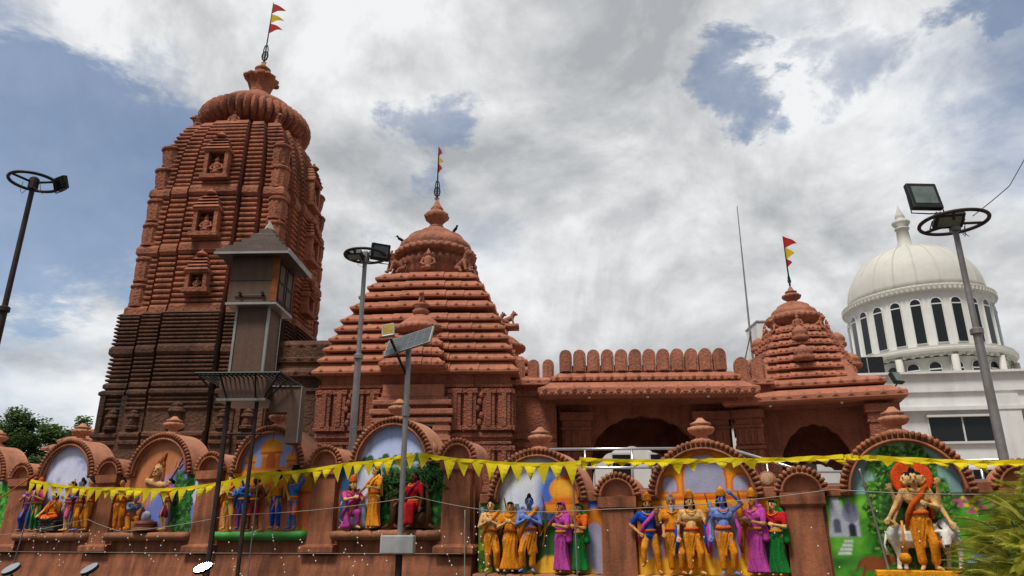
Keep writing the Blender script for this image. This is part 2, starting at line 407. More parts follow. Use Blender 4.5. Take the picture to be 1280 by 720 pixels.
def niche(parent, w, h, mtx, figure=True, m='tower_red'):
    """little shrine niche: jambs, sill, stepped canopy, a dark hollow and a figure in it; faces -y at mtx"""
    f = MB(); d = .34
    f.box(-w / 2 - .14, -w / 2, -d, .05, 0, h, mtx); f.box(w / 2, w / 2 + .14, -d, .05, 0, h, mtx)
    f.box(-w / 2 - .22, w / 2 + .22, -d - .06, .05, -.16, 0, mtx); f.box(-w / 2 - .2, w / 2 + .2, -d - .04, .05, h, h + .1, mtx)
    o = f.build('niche', m, parent)
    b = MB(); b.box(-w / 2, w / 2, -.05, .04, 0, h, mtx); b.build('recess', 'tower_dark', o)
    c = MB(); z = h + .1
    for i, (k, hh) in enumerate(((1.25, .13), (1.05, .12), (.85, .12), (.62, .12))):
        ww = w * k / 2 + .12
        c.add([(-ww, -d - .1 + i * .05, z), (ww, -d - .1 + i * .05, z), (ww, .05, z), (-ww, .05, z), (-ww + .08, -d + i * .07, z + hh), (ww - .08, -d + i * .07, z + hh), (ww - .08, .05, z + hh), (-ww + .08, .05, z + hh)],
              [(3, 2, 1, 0), (4, 5, 6, 7), (0, 1, 5, 4), (1, 2, 6, 5), (2, 3, 7, 6), (3, 0, 4, 7)], mtx); z += hh + .03
    c.lathe([(.18, 0), (.22, .05), (.16, .12), (.06, .2), (.03, .28)], 12, c=(0, -.12, z), mtx=mtx)
    c.build('canopy', m, o)
    if figure:
        s = MB(); seated_mb(s, mtx @ T(0, -.18, .02), h * .95); s.build('carved_figure', m, o, smooth=True)

def crown_parts(root, z0, r, s, m='stone', cap=True):
    """amalaka (ribbed disc), dome cap and pot finial"""
    a = MB()
    prof = [(r * .72, 0)] + [(r * (.74 + .26 * math.cos(t)), s * (.5 + .5 * math.sin(t))) for t in [R(x) for x in range(-80, 91, 17)]] + [(r * .5, s * 1.02)]
    a.lathe(prof, 176, 44, .07, (0, 0, z0), lobe_z=(.02, s * .99)); autosmooth(a.build('ribbed_crown', m, root), 50)
    return z0 + s

# ---- the tall tower
def temple_tower():
    root = thing('temple_tower', 'tallest temple tower, curved terracotta spire over a black stained base, at the left', 'temple tower', TW(-12.4, 27), TROT)
    hwt = [(2.3, 2.92), (4.6, 2.84), (6, 2.82), (9.19, 2.76), (9.21, 2.58), (11.5, 2.55), (13, 2.53), (14.2, 2.48), (15.4, 2.38), (16.2, 2.26), (16.8, 2.10), (17.2, 1.94), (17.45, 1.8)]
    hw = lambda z: lerp(hwt, z)
    mb = MB()
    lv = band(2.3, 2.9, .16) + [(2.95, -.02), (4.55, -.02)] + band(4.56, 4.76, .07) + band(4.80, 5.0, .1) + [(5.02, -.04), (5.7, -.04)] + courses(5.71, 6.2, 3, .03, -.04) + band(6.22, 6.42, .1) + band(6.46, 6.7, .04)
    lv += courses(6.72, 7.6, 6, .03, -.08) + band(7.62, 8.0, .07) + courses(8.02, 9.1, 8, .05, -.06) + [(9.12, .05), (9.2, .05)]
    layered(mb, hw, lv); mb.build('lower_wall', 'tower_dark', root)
    mb = MB()
    lv = band(9.201, 9.5, .10) + courses(9.52, 11.4, 9, .02, -.1) + band(11.42, 11.85, .1) + courses(11.87, 13.75, 9, .02, -.1) + band(13.77, 14.2, .09) + courses(14.22, 16.35, 11, .01, -.1) + courses(16.36, 17.15, 4, 0, -.09) + [(17.16, 0), (17.4, -.05)]
    layered(mb, hw, lv); mb.build('spire', 'tower_red', root)
    # niches up the middle of the two faces that show, and the hidden ones
    for k in range(4):
        rot = Matrix.Rotation(k * PI / 2, 4, 'Z')
        for z, w, h, fig in ((10.0, .5, .55, True), (12.15, .62, .85, True), (14.55, .62, .95, True)):
            niche(root, w, h, rot @ T(0, -(hw(z + h) + .24), z), fig)
        if k in (0, 1):
            # carved motifs on the dark lower wall
            for t, zz, sc in ((0, 5.1, 1.1), (-.82, 5.1, .8), (.82, 5.1, .8), (-.54, 5.1, .8), (.54, 5.1, .8), (-.82, 3.1, 1.1), (.82, 3.1, 1.1), (-.54, 3.1, 1.1), (.54, 3.1, 1.1), (0, 3.2, 1.3)):
                c = MB(); m = rot @ T(t * hw(zz), -(hw(zz) + (.16 if t == 0 else .05 if abs(t) < .6 else -.03)), zz)
                c.lathe([(.30 * sc, 0), (.32 * sc, .08), (.22 * sc, .12), (.20 * sc, .45 * sc), (.30 * sc, .5 * sc), (.28 * sc, .58 * sc), (.2 * sc, .64 * sc), (.22 * sc, .72 * sc), (.1 * sc, .82 * sc), (.03, .95 * sc)], 10, mtx=m)
                if t: c.ell((0, -.08, .28 * sc), (.12, .14, .2), mtx=m)
                c.build('carved_shrine', 'tower_dark', root, smooth=False)
            # upright pilaster strips
            for t in (-.97, -.70, -.42, .42, .70, .97):
                c = MB(); x = t * (hw(5.5)); c.box(x - .09, x + .09, -(hw(5.6) + .07), -(hw(5.6) - .3), 2.9, 6.25, rot); c.build('pilaster', 'tower_dark', root)
    # rounded corner columns, one set to each storey
    for k in range(4):
        rot = Matrix.Rotation(k * PI / 2, 4, 'Z')
        for z0, z1 in ((9.55, 10.35), (10.5, 11.4), (11.9, 12.75), (12.9, 13.75), (14.25, 15.1), (15.2, 16.1)):
            zm = (z0 + z1) / 2; h = hw(zm) - .22; s = .36 * (hw(zm) / 2.7); hh = z1 - z0
            lean = Matrix.Translation((h, -h, z0)) @ Matrix.Rotation(R(45), 4, 'Z') @ Matrix.Rotation(math.atan((hw(z1) - hw(z0)) * 1.3 / hh), 4, 'X').inverted()
            c = MB(); c.lathe([(s * 1.05, -.03), (s * 1.05, .06 * hh), (s * .95, .08 * hh), (s * 1.02, .4 * hh), (s * .98, .75 * hh), (s * .9, .86 * hh), (s * 1.08, .88 * hh), (s * 1.1, .95 * hh), (s * 1.0, hh)], 20, 10, .09, mtx=rot @ lean, lobe_z=(.12 * hh, .82 * hh))
            autosmooth(c.build('corner_column', 'tower_red', root), 40)
    n = MB(); n.lathe([(1.8, 17.36), (1.8, 17.46), (1.55, 17.52), (1.5, 17.7), (1.7, 17.75)], 40); n.build('neck', 'tower_red', root)
    for k in range(8):
        a = k * PI / 4; c = MB()
        if k % 2 == 0: seated_mb(c, T(math.sin(a) * 1.95, -math.cos(a) * 1.95, 17.2, a), .85)
        else: lion_mb(c, T(math.sin(a) * 2.3, -math.cos(a) * 2.3, 17.2, a), .8)
        c.build('seated_guardian' if k % 2 == 0 else 'lion_statue', 'tower_red', root, smooth=True)
    crown_parts(root, 17.66, 2.22, 1.12, 'tower_red')
    d = MB(); d.lathe([(1.66, 18.72), (1.7, 18.9), (1.45, 19.2), (.95, 19.5), (.6, 19.66), (.5, 19.9)], 40); d.build('dome_cap', 'tower_red', root, smooth=True)
    f = MB(); f.lathe([(.5, 19.88), (.42, 20.0), (.46, 20.2), (.54, 20.5), (.64, 20.62), (.7, 20.72), (.45, 20.8), (.44, 20.92), (.3, 21.0), (.28, 21.15), (.34, 21.22), (.14, 21.4), (.05, 21.6)], 24, 8, .12, lobe_z=(20.4, 20.75))
    for k in range(4):
        c = k * PI / 2 + R(45); f.lathe([(.14, 0), (.16, .08), (.04, .2)], 8, c=(math.cos(c) * .66, math.sin(c) * .66, 20.6))
    f.build('pot_finial', 'tower_red', root, smooth=True)
temple_tower()

def flag_pole(label, loc, hgt, disc, pens, rz=0, lean=0.):
    """iron discus on a stem, a thin pole and small pennants"""
    r = thing('flag_pole', label, 'flag', loc, rz, 'flags on the temple roofs'); r.rotation_euler = (0, lean, rz)
    p = MB(); p.tube([(0, 0, -.15), (0, 0, disc * 1.2), (0, 0, hgt)], [.035, .03, .014]); p.build('pole', 'black_metal', r)
    d = MB(); s = disc
    d.tube([(math.cos(t) * .2 * s, 0, .55 * s + math.sin(t) * .2 * s) for t in [i * 2 * PI / 16 for i in range(17)]], .03 * s + .008, 6)
    for k in range(4): 
        a = k * PI / 4; d.tube([(-math.cos(a) * .2 * s, 0, .55 * s - math.sin(a) * .2 * s), (math.cos(a) * .2 * s, 0, .55 * s + math.sin(a) * .2 * s)], .02 * s, 5)
    for x in (-.16, .16): d.tube([(0, 0, .3 * s), (x * s, .02, .4 * s), (x * s * .9, 0, .85 * s), (x * .5 * s, 0, 1.05 * s)], .03 * s + .004, 6)
    for x in (-.1, .1): d.tube([(0, 0, .1 * s), (x * 1.5 * s, .0, .22 * s), (0, 0, .3 * s)], .03 * s, 6)
    o = d.build('trident_disc', 'rust_dark', r); o.scale = (.62, .62, 1)
    for z, h, ln, m in pens:
        c = MB(); nx = 7; rows = []
        for sgn in (-1, 1):
            for i in range(nx + 1):
                t = i / nx; y = .09 * math.sin(t * 5 + z) * t + sgn * .004
                rows.append([(t * ln, y, z + h * (1 - t) * .5 - .12 * t * t * ln), (t * ln, y, z - h * (1 - t) * .5 - .12 * t * t * ln)])
        vs = [p for q in rows for p in q]; n = nx + 1; fs = []
        for k in (0, 1):
            for i in range(nx): o = k * n * 2 + i * 2; fs.append((o, o + 1, o + 3, o + 2))
        c.add(vs, fs); c.build('pennant', m, r, smooth=True)
    return r
flag_pole('three small red and yellow pennants one above another on the tallest tower', TW(-12.4, 27, 21.35), 3.5, 1.1, [(3.15, .55, .62, 'flag_red'), (2.6, .5, .6, 'flag_yellow'), (2.08, .55, .6, 'flag_red')], -R(5), R(1.5))

# ---- pyramid-roofed hall
def kudu_row(mb, x0, x1, y, z, n, s, mtx):
    for i in range(n):
        x = x0 + (x1 - x0) * (i + .5) / n
        mb.add([(x - s, y, z), (x + s, y, z), (x + s * .55, y - s * .15, z + s * .9), (x, y, z + s * 1.7), (x - s * .55, y - s * .15, z + s * .9), (x, y - s * .38, z + s * .65), (x, y + s * 1.4, z + s * 1.0)],
               [(0, 1, 5), (1, 2, 5), (2, 3, 5), (3, 4, 5), (4, 0, 5), (1, 6, 2), (2, 6, 3), (3, 6, 4), (4, 6, 0)], mtx)
def eave_tier(mb, h, z, fas, rise, run, segs, mtx=None, wall=.35, kn=9, ks=.085, asp=1., kz=.55):
    """one pyramidal tier: underside, fascia with arched leaf bumps, sloping tile, little wall above"""
    pl = lambda o: ratha(h, h * asp, segs, o)
    lv = [(z, -wall), (z + .02, -.06), (z + fas * .35, 0), (z + fas, 0), (z + fas + rise * .45, -run * .5), (z + fas + rise, -run), (z + fas + rise + .02, -run - .08)]
    mb.rings([[(x, y, zz) for x, y in pl(o)] for zz, o in lv], True, True, mtx)
    mt = mtx or Matrix.Identity(4)
    for k in range(4):
        rot = mt @ Matrix.Rotation(k * PI / 2, 4, 'Z'); hh, ww = (h, h * asp) if k % 2 == 0 else (h * asp, h)
        prev = 0
        for t, d in segs:
            for sg in ((1, -1) if prev else (1,)):
                a, b = (prev * hh, t * hh) if prev else (-t * hh, t * hh)
                n = max(1, round((b - a) / (2 * hh) * kn)); kudu_row(mb, sg * a, sg * b, -(ww + d) - .0, z + fas * kz, n, ks, rot)
            prev = t
SEG3 = [(.34, .12), (.62, .05), (1.0, 0.)]
def pyramid_hall():
    root = thing('temple_hall', 'terracotta temple hall with a stepped pyramid roof and bell crown in the middle', 'temple hall', TW(-4.45, 27), TROT)
    W = 3.12
    mb = MB()
    layered(mb, lambda z: W, band(2.3, 2.8, .15) + [(2.82, 0), (4.45, 0)] + band(4.47, 4.62, .06) + [(4.63, .02)] + band(4.68, 4.9, .09) + [(4.92, 0), (6.3, 0)] + band(6.31, 6.5, .08) + [(6.52, .02), (6.85, .02)], SEG3)
    mb.build('wall', 'carved', root)
    for k in range(4):
        rot = Matrix.Rotation(k * PI / 2, 4, 'Z')
        for x in (-2.95, -2.45, -1.85, -1.35, 1.35, 1.85, 2.45, 2.95):
            d = .06 if abs(x) > 1.95 else .12
            for z0, z1 in ((2.85, 4.45), (4.95, 6.28)):
                c = MB()
                c.bbox(x - .2, x + .2, -W - d - .07, -W + .1, z0, z1, .02, rot)
                c.box(x - .07, x + .07, -W - d - .13, -W - d - .06, z0 + .12, z1 - .12, rot)
                c.box(x - .24, x + .24, -W - d - .11, -W - d, z0, z0 + .14, rot); c.box(x - .24, x + .24, -W - d - .11, -W - d, z1 - .14, z1, rot)
                c.build('pilaster', 'carved', root)
        for x in (-2.15, -1.08, 1.08, 2.15):
            for z0 in (3.0, 5.05):                               # carved figures between the pilasters
                c = MB(); m = rot @ T(x, -W - .08, z0)
                for i in range(5): c.ell((.08 * math.sin(i * 2.1), -.03, .14 + .22 * i), (.09, .09, .13), 8, 6, m)
                c.build('carved_panel', 'carved', root, smooth=True)
    # middle doorway with stacked lintels on the front
    c = MB(); rot = Matrix.Identity(4)
    for x in (-.98, .98): c.bbox(x - .22, x + .22, -W - .42, -W, 2.3, 5.15, .03); c.box(x - .28, x + .28, -W - .47, -W, 4.6, 4.75); c.box(x - .28, x + .28, -W - .47, -W, 4.9, 5.05)
    for z, w, h, d in ((5.15, 1.3, .16, .5), (5.40, 1.35, .18, .56), (5.72, 1.28, .16, .5), (6.0, 1.0, .42, .3)): c.bbox(-w, w, -W - d, -W, z, z + h, .03)
    c.box(-1.15, 1.15, -W - .3, -W, 5.3, 6.0)
    dr = c.build('door_surround', 'stone', root)
    c = MB(); c.box(-.75, .75, -W - .21, -W - .05, 2.3, 5.14); c.build('doorway', 'black_metal', dr)
    c = MB(); c.box(-.76, .76, -W - .27, -W - .2, 5.05, 5.13); c.build('lintel_bar', 'alu_trim', dr)
    # roof tiers
    n = 10; mb = MB()
    zs = [6.78, 7.2, 7.60, 7.99, 8.37, 8.74, 9.28, 9.74, 10.18, 10.6]
    for i, z in enumerate(zs):
        h = 3.42 - (3.42 - 1.80) * (z - 6.78) / (10.75 - 6.78) + .16 * math.sin(PI * (z - 6.78) / (10.75 - 6.78))
        eave_tier(mb, h, z, .11, .235 if i else .30, .27, SEG3, kn=13 - i * .6, ks=.085, wall=.4, kz=.7)
    layered(mb, lambda z: 3.0 - (z - 6.7) * .42, [(6.6, 0), (11.0, 0)], SEG3)
    mb.build('stepped_roof', 'tile', root)
    # a miniature shrine roof on the centre of every side
    for k in range(4):
        rot = Matrix.Rotation(k * PI / 2, 4, 'Z')
        c = MB(); 
        for i, (z, h) in enumerate(((6.86, 1.05), (7.26, .98), (7.64, .9))): eave_tier(c, h, z, .15, .18, .18, SEG3, rot @ T(0, -3.0 + i * .14, 0), kn=6, ks=.085)
        c.build('side_gable', 'tile', root)
        c = MB(); m = rot @ T(0, -2.62, 8.05)
        c.lathe([(.62, 0), (.7, .06), (.66, .12), (.5, .16), (.52, .2), (.86, .3), (.9, .42), (.84, .5), (.7, .55), (.7, .6), (.5, .78), (.28, .9), (.2, .95), (.26, 1.0), (.3, 1.1), (.2, 1.2), (.3, 1.28), (.3, 1.34)], 48, 24, .08, mtx=m, lobe_z=(.25, .5))
        c.build('small_bell', 'stone', root, smooth=True)
        c = MB(); lion_mb(c, rot @ T(0, -2.55, 9.38), .62); c.build('lion_statue', 'stone', root, smooth=True)
        pass
    # lions jutting from the right and left slopes
    for k in (1, 3):
        rot = Matrix.Rotation(k * PI / 2, 4, 'Z'); c = MB(); c.cbox(0, -2.95, 9.28, .5, .7, .16, rot); lion_mb(c, rot @ T(0, -2.95, 9.36), .68); c.build('lion_statue', 'stone', root, smooth=True)
    for k in range(8):
        a = k * PI / 4; c = MB()
        if k % 2: lion_mb(c, T(math.sin(a) * 1.85, -math.cos(a) * 1.85, 11.05, a), 1.05)
        else: seated_mb(c, T(math.sin(a) * 1.55, -math.cos(a) * 1.55, 11.05, a), 1.0)
        c.build('lion_statue' if k % 2 else 'seated_guardian', 'stone', root, smooth=True)
    b = MB(); b.lathe([(1.25, 10.95), (1.25, 11.5), (1.3, 11.6), (1.42, 11.75), (1.36, 11.9), (1.2, 11.95), (1.3, 12.0)], 64, 32, .07, lobe_z=(11.55, 11.93)); b.build('neck', 'stone', root, smooth=True)
    b = MB(); b.lathe([(1.3, 12.0), (1.55, 12.08), (1.6, 12.2), (1.5, 12.3), (1.42, 12.32), (1.46, 12.38), (1.4, 12.6), (1.15, 12.85), (1.1, 12.86), (1.1, 12.95), (.75, 13.1), (.6, 13.12), (.62, 13.25), (.35, 13.4)], 64, 32, .06, lobe_z=(12.05, 12.3)); b.build('bell_crown', 'stone', root, smooth=True)
    b = MB(); b.lathe([(.34, 13.38), (.3, 13.5), (.22, 13.56), (.3, 13.7), (.46, 13.85), (.5, 13.98), (.4, 14.1), (.2, 14.2), (.26, 14.28), (.2, 14.36), (.12, 14.5), (.04, 14.7)], 20, 10, .08, lobe_z=(13.7, 14.05)); b.build('pot_finial', 'stone', root, smooth=True)
    # crows perched on the crown
    return root
pyramid_hall()
for x, y, z, rz, lb in ((.82, -.55, 12.98, .6, 'black crow perched on the right of the bell crown'), (-1.28, -.5, 12.63, -1.0, 'black crow perched on the left rim of the bell crown')):
    t = MB(); t.caps((0, .1, .1), (0, -.1, .17), .055, .06); t.ell((0, -.17, .24), .05); t.caps((0, -.21, .24), (0, -.29, .22), .018, .006); t.caps((0, .14, .09), (0, .32, .03), .035, .02)
    for q in (-.025, .025): t.caps((q, 0, .06), (q, -.01, 0), .008, .008)
    o = fuse(t, .012, 'crow', 'black_metal'); o.location = TW(-4.45 + x, 27 + y, z); o.rotation_euler = (0, 0, rz); tag(o, lb, 'bird', 'crows on the temple roof')
flag_pole('narrow red and yellow pennant hanging limp on the bell crown of the pyramid hall', TW(-4.47, 27, 14.55), 2.6, .95, [(2.35, .5, .16, 'flag_red'), (1.95, .45, .2, 'flag_yellow'), (1.6, .5, .18, 'flag_red')], R(8))

# ---- dark linking block between tower and hall
def link_block():
    root = thing('linking_shrine', 'low blackened block with carved roof bands joining the tall tower to the pyramid hall', 'temple block', TW(-8.5, 26.6), TROT)
    mb = MB(); layered(mb, lambda z: 1.25, [(2.3, 0), (4.5, 0)] + band(4.51, 4.8, .08) + [(4.85, 0), (6.4, 0)] + band(6.42, 6.6, .06) + [(6.62, .02), (8.0, .02)], [(.7, .1), (1., 0)], 1.35); mb.build('wall', 'tower_dark', root)
    mb = MB()
    for i, z in enumerate((6.9, 7.42, 7.94)): eave_tier(mb, 1.5 - i * .1, z, .2, .2, .22, [(.7, .06), (1., 0)], kn=6, ks=.12, asp=1.3)
    mb.build('banded_roof', 'tower_dark', root)
link_block()
def low_shrine():
    root = thing('small_shrine', 'low red shrine roof just showing behind the wall left of the tall tower', 'shrine', TW(-18.55, 30), TROT)
    mb = MB(); mb.box(-1.2, 1.2, -1.2, 1.2, 2.3, 5.0); mb.build('wall', 'stone', root)
    mb = MB()
    for i, (h, z) in enumerate(((1.5, 4.95), (1.15, 5.3), (.8, 5.62))): eave_tier(mb, h, z, .12, .16, .25, SEG3, kn=6, ks=.08)
    mb.build('stepped_roof', 'stone', root)
low_shrine()

# ---- flat entrance hall with cusped arches
def arch_z(x, w, zs, zt):
    """cusped arch outline: height at x for a half-width w, springing zs, crown zt"""
    t = min(1, abs(x) / w); a = math.acos(t); n = 4.5
    k = a / (PI / 2) * n; cusp = .06 * abs(math.sin(k * PI)) - .02
    return zs + (zt - zs) * math.sqrt(max(0, 1 - t * t)) + cusp * (1 if t < .98 else 0)
def arch_wall(mb, x0, x1, y0, y1, ztop, w, zs, zt, mtx=None, n=56, cx=0.):
    """wall from zs..ztop over an opening centred at cx"""
    xs = [-w + 2 * w * i / n for i in range(n + 1)]; rows = []
    for x in xs:
        z = arch_z(x, w, zs, zt); rows.append([(cx + x, y0, z), (cx + x, y1, z), (cx + x, y1, ztop), (cx + x, y0, ztop)])
    mb.rings(rows, True, True, mtx)
    mb.box(x0, cx - w, y0, y1, zs - .02, ztop, mtx); mb.box(cx + w, x1, y0, y1, zs - .02, ztop, mtx)
def carved_pier(mb, x, y, w, d, z0, z1, mtx=None):
    for a, b, g in ((z0, z0 + .3, .06), (z0 + .3, z1 - 1.3, 0), (z1 - 1.3, z1 - 1.18, .06), (z1 - 1.16, z1 - .6, .01), (z1 - .6, z1 - .5, .05), (z1 - .5, z1 - .28, .02), (z1 - .28, z1, .09)):
        mb.bbox(x - w / 2 - g, x + w / 2 + g, y - d / 2 - g, y + d / 2 + g, a, b, .02, mtx)
    for k in (-.36, -.12, .12, .36): mb.box(x + k * w - .05, x + k * w + .05, y - d / 2 - .05, y - d / 2, z0 + .35, z1 - 1.34, mtx); mb.box(x + k * w - .045, x + k * w + .045, y - d / 2 - .05, y - d / 2, z1 - 1.12, z1 - .64, mtx)
def merlon_row(parent, x0, x1, n, y, z0, z1, wf=.91, m='stone'):
    p = (x1 - x0) / n
    for i in range(n):
        x = x0 + (i + .5) * p; w = p * wf / 2; c = MB(); prof = []
        for t in range(0, 181, 15):
            a = R(t); prof.append((x + math.cos(a) * w, z1 - w * 1.25 + math.sin(a) ** .8 * w * 1.25 if 0 < t < 180 else z1 - w * 1.25))
        prof = [(x + w, z0)] + prof + [(x - w, z0)]
        c.rings([[(a, y, b) for a, b in prof], [(a, y + .22, b) for a, b in prof]])
        pin = [(x + (a - x) * .62, z0 + .1 + (b - z0 - .1) * .82) for a, b in prof]
        c.rings([[(a, y - .05, b) for a, b in pin], [(a, y + .05, b) for a, b in pin]])
        c.build('merlon', m, parent)
def entrance_hall():
    root = thing('entrance_hall', 'flat roofed terracotta entrance hall with a row of rounded battlements and a cusped arch', 'temple hall', TW(3.16, 24.6), TROT)
    D = 5.4
    for y, dd, aw, az, at in ((1.2, .9, 1.80, 4.2, 5.66), (D - .4, .8, 1.6, 3.7, 5.1)):
        for x in (-2.3, 2.25): c = MB(); carved_pier(c, x, y, .95 if x < 0 else 1.1, dd, 2.3, 5.75); c.build('pier', 'carved', root)
        c = MB(); arch_wall(c, -2.9, 2.9, y - .18, y + .18, 6.1, aw, az, at); c.build('arch', 'carved', root)
    c = MB(); c.box(-3.0, 3.0, -.05, D, 6.0, 6.3); c.box(-3.0, -2.8, 1.2, D - .2, 2.3, 6.0); c.box(2.85, 3.0, 1.2, D - .2, 2.3, 6.0); c.build('ceiling', 'carved', root)
    c = MB()
    def eave(z, out, fas, rise, run, n, ks):
        x0, x1, y0, y1 = -2.95 - out, 2.95 + out, -.15 - out, D + .15 + out
        rr = [(z, -.5), (z + .03, -.05), (z + fas * .4, 0), (z + fas, 0), (z + fas + rise * .4, -run * .5), (z + fas + rise, -run)]
        c.rings([[(x0 - o, y0 - o, zz), (x1 + o, y0 - o, zz), (x1 + o, y1 + o, zz), (x0 - o, y1 + o, zz)] for zz, o in rr])
        kudu_row(c, x0, x1, y0, z + fas * .5, n, ks, Matrix.Identity(4)); kudu_row(c, x0, x1, y0 - .02, z + .0, n * 2, ks * .7, Matrix.Identity(4))
        rot = Matrix.Rotation(PI / 2, 4, 'Z'); kudu_row(c, y0, y1, -x1, z + fas * .5, n, ks, rot)
    eave(6.06, .62, .24, .26, .42, 15, .12); eave(6.60, .2, .14, .2, .28, 14, .10)
    c.build('eaves', 'tile', root)
    c = MB(); c.box(-2.72, 2.72, -.02, D, 6.9, 7.2); c.build('parapet', 'stone', root)
    merlon_row(root, -2.86, 2.76, 12, -.1, 6.98, 7.74)
    for x in (-1.9, .0, 1.95):
        c = MB(); c.ell((x, -.5, 6.03), (.05, .05, .045)); c.build('eave_light', 'bulb', root, smooth=True)
entrance_hall()
def side_link(u, w, label, seed):
    root = thing('linking_wall', label, 'temple wall', TW(u, 24.75), TROT)
    c = MB(); c.box(-w / 2, w / 2, 0, 2.6, 2.3, 6.6); c.box(-w / 2, w / 2, -.08, 0, 4.5, 4.66); c.box(-w / 2, w / 2, -.1, 0, 4.78, 4.95); c.box(-w / 2, w / 2, -.06, 0, 6.2, 6.4); c.build('wall', 'carved', root)
    c = MB(); c.add([(-w / 2, -.3, 6.55), (w / 2, -.3, 6.55), (w / 2, 2.6, 6.55), (-w / 2, 2.6, 6.55), (-w / 2, -.3, 6.7), (w / 2, -.3, 6.7), (w / 2, 2.6, 6.7), (-w / 2, 2.6, 6.7), (-w / 2, .0, 6.85), (w / 2, .0, 6.85), (w / 2, 2.6, 6.85), (-w / 2, 2.6, 6.85)],
                    [(0, 1, 5, 4), (4, 5, 9, 8), (8, 9, 10, 11), (3, 2, 1, 0), (1, 2, 6, 5), (5, 6, 10, 9), (3, 0, 4, 7), (7, 4, 8, 11), (2, 3, 7, 6), (6, 7, 11, 10)]); kudu_row(c, -w / 2, w / 2, -.3, 6.62, max(2, round(w / .4)), .09, Matrix.Identity(4)); c.build('cornice', 'stone', root)
    merlon_row(root, -w / 2, w / 2, max(2, round(w / .5)), .1, 6.85, 7.5, .8)
side_link(-.56, 1.5, 'low carved wall with rounded battlements between the pyramid hall and the flat entrance hall', 1)
def bridge():
    root = thing('linking_bridge', 'short roofed bridge with rounded battlements between the entrance hall and the small pavilion', 'temple wall', TW(6.75, 25.0), TROT)
    c = MB(); c.box(-.55, .75, 0, 2.4, 6.05, 6.55); c.build('beam', 'carved', root)
    c = MB(); c.box(-.55, .75, -.2, 2.4, 6.56, 6.75); kudu_row(c, -.55, .75, -.2, 6.62, 3, .09, Matrix.Identity(4)); c.build('cornice', 'stone', root)
    merlon_row(root, -.5, .6, 2, .05, 6.75, 7.55, .85)
bridge()

# ---- small pavilion
GROT = TROT - R(14)
def pavilion():
    root = thing('temple_pavilion', 'small open terracotta pavilion with a round stepped roof, right of the entrance hall', 'pavilion', TW(9.15, 27), GROT)
    W = 2.15
    for k in range(4):
        rot = Matrix.Rotation(k * PI / 2, 4, 'Z')
        c = MB(); carved_pier(c, -W + .1, -W + .1, .85, .85, 2.3, 5.75, rot); c.build('pier', 'carved', root)
        c = MB(); arch_wall(c, -W + .4, W - .4, -W + .3, -W + .55, 6.0, 1.15, 3.6, 5.25 if k != 2 else 4.3, rot); c.build('arch', 'carved', root)
    c = MB(); c.box(-2.3, 2.3, -2.3, 2.3, 5.76, 6.05); c.build('ceiling', 'carved', root)
    c = MB(); c.box(-1.3, .25, W - .5, W - .42, 2.3, 4.6); c.build('board', 'tank_grey', root)
    c = MB()
    eave_tier(c, 2.82, 5.85, .24, .24, .4, [(1., 0)], kn=12, ks=.12, wall=.6); eave_tier(c, 2.36, 6.42, .15, .18, .3, [(1., 0)], kn=12, ks=.1)
    layered(c, lambda z: 2.0 - (z - 6) * .42, [(5.9, 0), (9.0, 0)], [(1., 0)]); c.build('eaves', 'tile', root)
    c = MB(); SEGR = [(.30, .26), (.58, .16), (.8, .04), (1.0, -.1)]
    for i, (z, h) in enumerate(((6.85, 1.62), (7.17, 1.56), (7.48, 1.48), (7.78, 1.38), (8.08, 1.26), (8.38, 1.12), (8.66, .96))): eave_tier(c, h, z, .10, .14, .15, SEGR, kn=11, ks=.06, wall=.22, kz=.8)
    layered(c, lambda z: 1.35 - (z - 6.8) * .3, [(6.8, 0), (9.0, 0)], SEGR); c.build('stepped_roof', 'tile', root)
    for k in range(4):
        rot = Matrix.Rotation(k * PI / 2, 4, 'Z')
        for x, y, z, s in ((0, -1.72, 7.45, .26), (0, -1.36, 8.25, .22)):
            d = MB(); d.lathe([(s * 1.1, 0), (s * 1.3, .05), (s * 1.35, .16), (s, .2), (s * 1.2, .26), (s * 1.15, .36), (s * .7, .48), (s * .25, .56)], 20, 10, .1, mtx=rot @ T(x, y, z)); d.build('small_bell', 'stone', root, smooth=True)
    for k in range(8):
        a = k * PI / 4; d = MB(); (lion_mb if k % 2 else seated_mb)(d, T(math.sin(a) * 1.08, -math.cos(a) * 1.08, 8.78, a), .62); d.build('lion_statue' if k % 2 else 'seated_guardian', 'stone', root, smooth=True)
    b = MB(); b.lathe([(.75, 8.8), (.72, 9.15), (.95, 9.25), (1.02, 9.38), (.95, 9.5), (.82, 9.52), (.84, 9.58), (.78, 9.72), (.6, 9.85), (.58, 9.92), (.4, 10.02), (.3, 10.05)], 56, 28, .08, lobe_z=(9.2, 9.5)); b.build('bell_crown', 'stone', root, smooth=True)
    b = MB(); finial_pot(b, .72, (0, 0, 10.02)); b.build('pot_finial', 'stone', root, smooth=True)
    for x, y in ((-1.3, -2.5), (.9, -2.5)):
        d = MB(); d.ell((x, y, 5.83), (.05, .05, .045)); d.build('eave_light', 'bulb', root, smooth=True)
pavilion()
flag_pole('red and yellow flag fluttering over the small pavilion', TW(9.15, 27, 10.7), 2.1, .45, [(1.85, .5, .5, 'flag_red'), (1.4, .55, .34, 'flag_yellow'), (1.0, .4, .2, 'flag_red')], R(-6), R(-.8))

